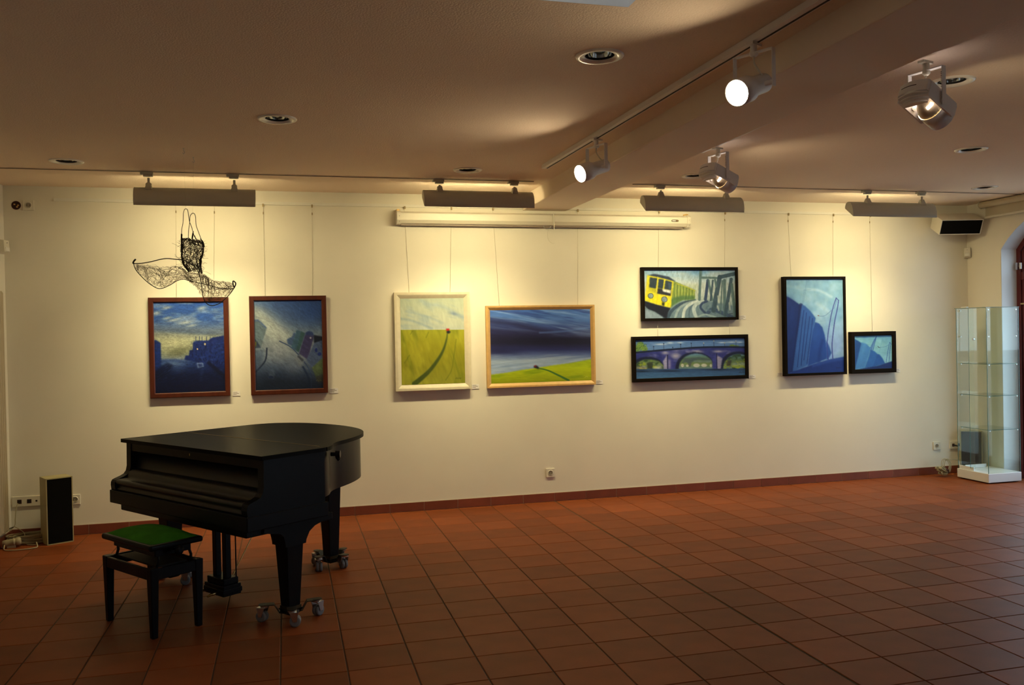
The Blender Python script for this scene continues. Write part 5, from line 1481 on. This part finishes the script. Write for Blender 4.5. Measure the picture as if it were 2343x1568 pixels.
# corner loudspeaker lying on its side, hung high in the right corner, tilted down
k0 = empty('corner_loudspeaker', (6.645, -0.15, 2.505), math.radians(-14), 'cream loudspeaker box with dark front, hung on its side high in the right corner', 'loudspeaker')
T = Matrix.Rotation(math.radians(26), 4, 'X')
Wd, Hd, Dd = 0.42, 0.155, 0.20
def tb_(a, b, nm, m, bev=0.003):
    mb = MB().box(a, b, T)
    return mb.build(nm, m, k0, bev)
tb_((-Wd / 2, -Dd / 2 + 0.006, 0), (Wd / 2, Dd / 2, Hd), 'cabinet', M_plastic)
fe = MB()
for a, b in (((-Wd / 2, -Dd / 2 - 0.004, 0), (-Wd / 2 + 0.006, -Dd / 2 + 0.01, Hd)), ((Wd / 2 - 0.006, -Dd / 2 - 0.004, 0), (Wd / 2, -Dd / 2 + 0.01, Hd)), ((-Wd / 2, -Dd / 2 - 0.004, 0), (Wd / 2, -Dd / 2 + 0.01, 0.006)), ((-Wd / 2, -Dd / 2 - 0.004, Hd - 0.006), (Wd / 2, -Dd / 2 + 0.01, Hd))):
    fe.box(a, b, T)
fe.build('front_edge', M_plastic, k0)
tb_((-Wd / 2 + 0.006, -Dd / 2, 0.006), (Wd / 2 - 0.006, -Dd / 2 + 0.008, Hd - 0.006), 'grille', M_grille, 0)
MB().cyl((-0.01, 0.0, 0.135), (-0.01, 0.0, 0.165), 0.016, 10).cyl((-0.01, 0.0, 0.15), (-0.01, 0.13, 0.15), 0.010, 8).build('mount', M_dark, k0)

# ------------------------------------------------------------------ glass display case
VX0, VX1, VY0, VY1, VH = 6.535, 6.915, -0.665, -0.275, 1.705
vc = empty('glass_display_case', ((VX0 + VX1) / 2, (VY0 + VY1) / 2, 0), 0, 'tall glass display case with glass shelves on a low white base', 'display case')
hx_, hy_ = (VX1 - VX0) / 2, (VY1 - VY0) / 2
MB().box((-hx_ - 0.008, -hy_ - 0.008, 0.012), (hx_, hy_ + 0.008, 0.098)).build('base', M_casebase, vc, 0.003)
for sx in (-1, 1):
    for sy in (-1, 1): MB().cyl((sx * (hx_ - 0.04), sy * (hy_ - 0.04), 0), (sx * (hx_ - 0.04), sy * (hy_ - 0.04), 0.013), 0.015, 10).build('foot', M_dark, vc)
GT = 0.005
z0_, z1_ = 0.099, VH
def pane(a, b, nm='glass_panel'): return MB().box(a, b).build(nm, M_case, vc)
pane((-hx_, -hy_, z0_), (hx_ - 0.002, -hy_ + GT, z1_))
pane((hx_ - GT - 0.002, -hy_ + GT, z0_), (hx_ - 0.002, hy_, z1_))
pane((-hx_, hy_ - GT, z0_), (hx_ - 0.008, hy_, z1_))
# sliding doors on the left face
pane((-hx_, -hy_ + GT + 0.001, z0_ + 0.02), (-hx_ + GT, 0.035, z1_ - 0.002), 'sliding_door')
pane((-hx_ + 0.012, -0.015, z0_ + 0.02), (-hx_ + 0.012 + GT, hy_ - GT - 0.001, z1_ - 0.002), 'sliding_door')
MB().box((-hx_ - 0.012, -hy_ - 0.006, z1_ + 0.0005), (hx_, hy_ + 0.012, z1_ + 0.0065)).build('top_glass', M_case, vc)
ed = MB()
for (x, y) in ((-hx_, -hy_), (-hx_, hy_), (hx_ - 0.004, -hy_)): ed.box((x - 0.0006, y - 0.0006, z0_), (x + 0.0034, y + 0.0034, z1_))
ed.box((-hx_ - 0.0005, 0.034, z0_ + 0.02), (-hx_ + 0.003, 0.036, z1_))
ed.build('glass_edge', M_caseedge, vc)
te = MB()
te.box((-hx_ - 0.0128, -hy_ - 0.0068, z1_ + 0.0012), (hx_, -hy_ - 0.0058, z1_ + 0.0058)); te.box((-hx_ - 0.0128, -hy_ - 0.0068, z1_ + 0.0012), (-hx_ - 0.0118, hy_ + 0.012, z1_ + 0.0058))
te.build('top_edge', M_caseedge, vc)
for zz in (0.515, 0.845, 1.155):
    sh = MB().box((-hx_ + 0.024, -hy_ + 0.010, zz), (hx_ - 0.014, hy_ - 0.012, zz + 0.006)).build('shelf', M_case, vc)
    e = MB().box((-hx_ + 0.024, -hy_ + 0.0092, zz + 0.0005), (hx_ - 0.014, -hy_ + 0.0102, zz + 0.0055))
    e.box((-hx_ + 0.0232, -hy_ + 0.010, zz + 0.0005), (-hx_ + 0.0242, hy_ - 0.012, zz + 0.0055)).build('shelf_edge', M_caseedge, sh)
    for x, y in ((-hx_ + 0.034, -hy_ + 0.012), (hx_ - 0.022, -hy_ + 0.012), (-hx_ + 0.034, hy_ - 0.02), (hx_ - 0.022, hy_ - 0.02)):
        MB().cyl((x, y - 0.004, zz - 0.006), (x, y + 0.010, zz - 0.006), 0.006, 10).build('shelf_clip', M_steel, sh)
for x, y in ((-hx_ + 0.034, -hy_ + 0.012), (hx_ - 0.022, -hy_ + 0.012), (-hx_ + 0.034, hy_ - 0.02)):
    for zz in (1.425, 1.685): MB().cyl((x, y - 0.004, zz), (x, y + 0.010, zz), 0.006, 10).build('shelf_clip', M_steel, vc)
MB().box((-hx_ + 0.006, 0.0, z0_), (-hx_ + 0.020, hy_ - 0.006, z0_ + 0.034)).build('door_track', M_casebase, vc, 0.002)
MB().box((-hx_ + 0.05, hy_ - 0.045, z0_), (hx_ - 0.08, hy_ - 0.032, z0_ + 0.034)).build('door_track', M_casebase, vc, 0.002)
lk = MB().cyl((-hx_ + 0.008, -0.03, 1.40), (-hx_ - 0.010, -0.03, 1.40), 0.012, 14)
lk.build('lock', M_steel, vc)
MB().box((-hx_ + 0.03, hy_ - 0.10, z1_ + 0.0068), (-hx_ + 0.06, hy_ - 0.03, z1_ + 0.018)).build('top_hinge_block', M_white, vc, 0.002)

# ------------------------------------------------------------------ roller blind over the first window
rbd = empty('roller_blind', (XR, -0.26, 2.71), 0, 'cream roller blind rolled up above the arched window', 'blind')
MB().cyl((-0.065, 0, 0.045), (-0.065, -1.85, 0.045), 0.032, 20).build('blind_tube', M_blind, rbd)
for y in (0.004, -1.856):
    MB().cyl((-0.065, y, 0.045), (-0.065, y - 0.006, 0.045), 0.037, 20).build('end_disc', M_plastic, rbd)
    MB().box((-0.07, y - 0.006, 0.03), (-0.001, y, 0.06)).build('wall_bracket', M_plastic, rbd)
MB().box((-0.036, -1.83, -0.075), (-0.033, -0.03, 0.04)).build('blind_cloth', M_blind, rbd)
MB().box((-0.046, -1.84, -0.095), (-0.030, -0.02, -0.072)).build('bottom_bar', M_plastic, rbd, 0.004)

# ------------------------------------------------------------------ ribbed panel along the left wall
pnl = empty('ribbed_panel', (XL + 0.003, -0.17, 0), 0, 'white vertically ribbed panel on the left wall', 'panel')
MB().box((0, -2.2, 0.10), (0.022, 0, 1.95)).build('backing', M_panel, pnl)
for k in range(52):
    y = -0.02 - k * 0.042
    MB().box((0.022, y - 0.028, 0.11), (0.036, y, 1.94)).build('rib', M_panel, pnl, 0.005, 1)

# ------------------------------------------------------------------ cables
def cable(name, pts, r, m, label, cat='cable', n=6, per=6):
    o = MB().tube(catmull(pts, per), r, n).build(name, m)
    return tag(o, label, cat)
y_ = -0.30
# heap of ivory cable beside the floor loudspeaker
heap = empty('cable_coil', (-2.0, -0.17, 0), 0, 'flat coil of ivory cable on the floor behind the loudspeaker', 'cable')
rr_ = random.Random(5)
for k in range(13):
    a0 = rr_.random() * 6
    rx, ry = 0.115 + 0.035 * rr_.random(), 0.070 + 0.022 * rr_.random()
    cx, cy, z = 0.03 + 0.02 * rr_.uniform(-1, 1), 0.01 * rr_.uniform(-1, 1), 0.006 + 0.005 * k
    tilt = rr_.uniform(-0.08, 0.08)
    pts = [(cx + rx * math.cos(a0 + t), cy + ry * math.sin(a0 + t), max(z + tilt * rx * math.cos(a0 + t), 0.0045)) for t in [2 * math.pi * i / 20 for i in range(20)]]
    MB().tube(pts, 0.0042, 5, True).build('cable_turn', M_cable, heap)
pg = PF(22, 1237)
plug = empty('white_socket_plug', (-2.045, -0.315, 0), math.radians(10), 'fat white plug connector lying on the floor among the cables', 'plug')
mm = Matrix.Translation((0, 0, 0.040)) @ Vector((1, 0, 0.10)).to_track_quat('Z', 'Y').to_matrix().to_4x4()
MB().lathe([(0.012, -0.062), (0.024, -0.056), (0.027, -0.030), (0.027, 0.010), (0.030, 0.014), (0.030, 0.022), (0.026, 0.025), (0.026, 0.032), (0.030, 0.036), (0.030, 0.058), (0.022, 0.066), (0.001, 0.067)], mm, 22, True, False).build('plug_body', M_cable, plug)
MB().box((-0.03, -0.02, 0), (0.03, 0.02, 0.020)).build('plug_foot', M_cable, plug, 0.004)
zs = pr.z
cable('loose_cable', [(pr.x - 0.062, -0.016, zs - 0.012), (pr.x - 0.072, -0.03, zs - 0.06), (pr.x - 0.078, -0.035, zs - 0.13), (pr.x - 0.085, -0.04, zs - 0.185), (pr.x - 0.14, -0.08, zs - 0.23), (pr.x - 0.165, -0.18, 0.055), (pr.x - 0.13, -0.25, 0.02)], 0.0038, M_cable, 'ivory cable hanging from the row of jack sockets')
cable('loose_cable', [(-2.085, -0.34, 0.03), (-2.07, -0.40, 0.006), (-2.02, -0.43, 0.005), (-1.93, -0.43, 0.005), (-1.865, -0.40, 0.005), (-1.852, -0.375, 0.008), (-1.870, -0.33, 0.03)], 0.0044, M_cable, 'ivory cable looping over the floor in front of the coil')
cable('loose_cable', [(pr.x - 0.085, -0.045, zs - 0.185), (pr.x - 0.03, -0.07, zs - 0.215), (pr.x + 0.01, -0.13, 0.06), (pr.x + 0.05, -0.25, 0.012), (pr.x + 0.10, -0.29, 0.006), (pr.x + 0.145, -0.28, 0.006)], 0.0036, M_cable, 'thin ivory cable falling across the coil to the floor')
cable('loose_cable', [(pr.x - 0.088, -0.046, zs - 0.190), (pr.x - 0.12, -0.06, zs - 0.20), (pr.x - 0.15, -0.10, 0.085), (-2.10, -0.22, 0.05), (-2.10, -0.35, 0.012)], 0.0045, M_cabledark, 'dark brown cable running down the corner')
# bundle beside the glass case
bun = empty('cable_bundle', (6.46, -0.16, 0), 0, 'tied bundle of ivory cable on the floor beside the glass case', 'cable')
for k in range(22):
    a = rr_.uniform(-0.5, 0.5); l = 0.085 + 0.03 * rr_.random(); h = 0.035 + 0.07 * rr_.random()
    c0 = Vector((0.05, 0.0, 0.045))
    tip = Vector((0.05 - l * math.cos(a) * 1.2, l * math.sin(a), 0.02 + 0.085 * rr_.random()))
    pts = [c0, (c0 + tip) / 2 + Vector((0, 0.015, h * 0.35)), tip, (c0 + tip) / 2 + Vector((0, -0.02, -0.012)), c0]
    MB().tube([(p.x, p.y, max(p.z, 0.005)) for p in catmull(pts[:-1], 5, True)], 0.0038, 5, True).build('cable_loop', M_cable, bun)
for k in range(3):
    x = 0.02 + 0.012 * k
    pts = [(x, 0.0, 0.04), (x - 0.035 + 0.006 * k, 0.015, 0.10), (x - 0.02 + 0.008 * k, 0.02, 0.165), (x + 0.02, 0.015, 0.175), (x + 0.045, 0.0, 0.12), (x + 0.03, 0.0, 0.04)]
    MB().tube(catmull(pts, 5), 0.0036, 5).build('cable_loop', M_cable, bun)
MB().box((0.025, -0.02, 0.03), (0.05, 0.02, 0.075)).build('cable_tie', M_darkred_inside, bun, 0.006)
cable('loose_cable', [(6.735, -0.05, 0.285), (6.75, -0.06, 0.24), (6.745, -0.07, 0.17), (6.70, -0.09, 0.15), (6.60, -0.12, 0.165), (6.50, -0.14, 0.16)], 0.0035, M_cable, 'ivory cable from the double antenna socket to the bundle')

# ------------------------------------------------------------------ hanging wire dress
YD = -1.38
def dp(u, v, dy=0.0):
    """crop pixel of the dress study -> world point at its own depth"""
    return PW(280 + u / 5.6, 440 + v / 5.6, YD + dy)
O_D = dp(900, 1000)
dress = empty('wire_dress_sculpture', O_D, 0, 'hanging sculpture of a dress made of dark wire and thread', 'sculpture')
def loc(p): return p - O_D
# hoop of the skirt: front run crosses the bodice, rear run below it
front = [(150, 915, -0.02), (240, 912, -0.05), (380, 888, -0.10), (480, 862, -0.14), (570, 850, -0.16), (680, 860, -0.17), (800, 878, -0.18), (900, 930, -0.19), (965, 1010, -0.20), (1000, 1110, -0.21), (1018, 1230, -0.22), (1035, 1340, -0.22), (1075, 1420, -0.20), (1150, 1455, -0.16), (1250, 1420, -0.12), (1340, 1345, -0.07), (1400, 1275, -0.03), (1435, 1220, 0.0)]
rear = [(1435, 1232, 0.0), (1350, 1240, 0.06), (1240, 1230, 0.12), (1100, 1190, 0.18), (980, 1162, 0.20), (850, 1132, 0.21), (780, 1115, 0.21), (700, 1135, 0.20), (600, 1195, 0.18), (480, 1236, 0.15), (380, 1195, 0.11), (270, 1105, 0.07), (180, 1005, 0.03), (150, 940, 0.0), (148, 915, -0.02)]
fpts = catmull([loc(dp(*q)) for q in front], 6); rpts = catmull([loc(dp(*q)) for q in rear], 6)
MB().tube(fpts, 0.0030, 6).build('hoop_wire', M_wire, dress)
MB().tube(rpts, 0.0028, 6).build('hoop_wire', M_wire, dress)
MB().tube(catmull([loc(dp(*q)) for q in [(148, 915, -0.02), (138, 905, -0.02), (150, 880, -0.02), (168, 862, -0.03)]], 4), 0.006, 6).build('hoop_end', M_wire, dress)
MB().tube(catmull([loc(dp(*q)) for q in [(1435, 1225, 0), (1420, 1190, 0), (1418, 1140, 0), (1445, 1155, 0), (1452, 1180, 0), (1432, 1225, 0)]], 4), 0.0045, 6).build('hoop_end', M_wire, dress)
# straps
st1 = [(757, 560, -0.03), (762, 470, -0.03), (778, 380, -0.02), (783, 270, -0.01), (795, 225, 0), (815, 213, 0), (835, 228, 0), (847, 290, 0.01), (860, 375, 0.02), (885, 440, 0.03), (903, 500, 0.04), (920, 555, 0.04), (975, 655, 0.03)]
st2 = [(845, 585, -0.05), (850, 480, -0.04), (862, 390, -0.03), (868, 310, -0.02), (885, 280, -0.01), (905, 268, 0), (925, 280, 0), (938, 320, 0.01), (945, 420, 0.02), (975, 510, 0.03), (1005, 590, 0.04), (1030, 650, 0.04)]
for s_ in (st1, st2):
    MB().tube(catmull([loc(dp(*q)) for q in s_], 5), 0.0021, 6).build('strap', M_wire, dress)
# bodice: scribbled thread on a flattened tube between the outline curves
def bod(t, a, jit=0.0):
    """t 0..1 top to bottom, a angle"""
    lv = np.interp(t, [0, 0.15, 0.35, 0.55, 0.75, 1.0], [765, 758, 757, 762, 775, 850])
    rv = np.interp(t, [0, 0.15, 0.35, 0.55, 0.75, 1.0], [1020, 1040, 1035, 1008, 1005, 1020])
    vt = 600 + 445 * t
    vl = vt + (-10 if t < 0.5 else -50 * (t - 0.5))
    vr = vt + (20 if t < 0.5 else 0)
    k = (1 - math.cos(a)) / 2
    return loc(dp(lv + (rv - lv) * k + RNG.normal() * jit, vl + (vr - vl) * k + 20 * math.sin(a) * (0.5 - t) + RNG.normal() * jit, -0.075 * math.sin(a)))
th = MB()
for k in range(230):
    t, a = RNG.rand(), RNG.rand() * 2 * math.pi
    dt, da = RNG.normal() * 0.10, RNG.normal() * 0.5
    pts = []
    for i in range(7):
        t = abs(t)
        if t > 1: t = 2 - t; dt = -abs(dt)
        pts.append(bod(min(max(t, 0), 1), a, 6))
        t += dt * 0.5; a += da * 0.4
        dt += RNG.normal() * 0.08; da += RNG.normal() * 0.35
        if t < 0 or t > 1: dt = -dt
    th.tube(catmull(pts, 2), 0.0011, 3)
for side in (0.12, 0.16, 2.95, 3.05, 3.12, -3.0):
    for r in range(4):
        pts = [bod(t_, side + RNG.normal() * 0.10, 5) for t_ in np.linspace(0.0, 1.0, 14)]
        th.tube(pts, 0.0017, 3)
for k in range(34):   # thick seams
    aa = random.choice([0.1, 2.9, 3.1, 2.2]) + RNG.normal() * 0.15
    t0 = RNG.rand() * 0.7
    th.tube([bod(t0 + 0.05 * i, aa + RNG.normal() * 0.05, 4) for i in range(7)], 0.0026, 3)
for k in range(16):
    t_ = 0.02 + RNG.normal() * 0.02; aa = RNG.rand() * 6.28
    th.tube([bod(min(max(t_ + RNG.normal() * 0.015, 0), 1), aa + 0.2 * i, 4) for i in range(5)], 0.0018, 3)
# stray hairs
for k in range(110):
    t, a = RNG.rand(), random.choice([0.0, math.pi]) + RNG.normal() * 0.4
    p = bod(t, a)
    q = p + Vector(((-1 if math.cos(a) > 0 else 1) * abs(RNG.normal()) * 0.022, RNG.normal() * 0.02, RNG.normal() * 0.018))
    th.tube([p, (p + q) / 2 + Vector((0, 0, RNG.normal() * 0.006)), q], 0.0008, 3)
o = th.build('thread_bodice', M_thread, dress); o['kind'] = 'stuff'
# collar points under the straps
cl = MB()
for q in ([(757, 540, -0.03), (755, 620, -0.03), (760, 720, -0.02)], [(905, 500, 0.04), (900, 560, 0.04), (895, 610, 0.04)], [(845, 588, -0.05), (810, 610, -0.05), (785, 630, -0.04)], [(845, 588, -0.05), (880, 615, -0.05), (940, 680, -0.04)], [(1000, 600, 0.03), (1030, 650, 0.03), (1045, 700, 0.02)], [(920, 555, 0.04), (970, 650, 0.02), (985, 690, 0.01)]):
    for r in range(3): cl.tube(catmull([loc(dp(a + RNG.normal() * 4, b + RNG.normal() * 4, c)) for a, b, c in q], 4), 0.0030, 3)
cl.build('neck_edge', M_thread, dress)
# skirt net: thread drawn loosely between the waist line and the hoop, in a front and a rear layer
def sample(pts, n=120):
    c = catmull([(u, v, 0) for u, v in pts], 10)
    return [c[int(i * (len(c) - 1) / (n - 1))] for i in range(n)]
UPC = sample([(190, 925), (280, 935), (420, 945), (600, 955), (740, 955), (850, 1030), (1020, 1045), (1100, 1085), (1160, 1132), (1300, 1142), (1425, 1165)])
LOC = sample([(165, 965), (215, 1050), (330, 1150), (480, 1228), (620, 1182), (760, 1118), (860, 1150), (950, 1240), (1010, 1335), (1100, 1425), (1250, 1400), (1350, 1335), (1430, 1240)])
def skirt(a, k, side):
    i = min(max(int(a * 119), 0), 119)
    p, q = UPC[i], LOC[i]
    u, v = p.x + (q.x - p.x) * k, p.y + (q.y - p.y) * k
    return loc(dp(u, v, side * (0.05 + 0.11 * k) * math.sin(math.pi * min(max(a, 0.02), 0.98))))
net = MB()
for k in range(290):
    a = RNG.rand() * 0.95; kk = RNG.rand() ** 1.5 * 0.95; side = random.choice((-1, 1))
    da = 0.012 + 0.022 * RNG.rand(); dk = RNG.normal() * 0.05
    if k % 4 == 0: da *= 0.25; dk = 0.07 + 0.05 * RNG.rand()
    pts = []
    for i in range(11):
        if a > 1.0: break
        pts.append(skirt(a, min(kk, 0.985), side) + Vector((RNG.normal(), RNG.normal(), RNG.normal())) * 0.0035)
        a += da; kk += dk
        dk += RNG.normal() * 0.045
        if kk < 0: kk = -kk; dk = abs(dk)
        if kk > 0.97: kk = 1.94 - kk; dk = -abs(dk)
    if len(pts) > 2: net.tube(catmull(pts, 2), 0.0006 if k % 6 else 0.0011, 3)
o = net.build('skirt_net', M_net, dress); o['kind'] = 'stuff'
# two nylon lines up to ceiling hooks
for (u, v), (hu, hv), which in (((815, 213), (420, 352), 'farther from the picture wall'), ((905, 268), (443, 372), 'nearer to the picture wall')):
    a = loc(dp(u, v))
    hp = PF(hu, hv, CH - 0.036)
    MB().tube([a, hp - O_D], 0.0005, 4).build('nylon_line', M_nylon, dress)
    hk = MB().tube(catmull([(0, 0, 0.0), (0, 0, -0.015), (0.006, 0, -0.026), (0.0, 0, -0.036), (-0.006, 0, -0.028)], 4), 0.0022, 6)
    hk.lathe([(0.006, -0.002), (0.006, 0.0)], None, 10)
    h_ = hk.build('ceiling_hook', M_steel)
    h_.location = (hp.x, hp.y, CH - 0.0005)
    tag(h_, 'small ceiling hook holding the wire dress, ' + which, 'hook', 'ceiling hooks of the wire dress')
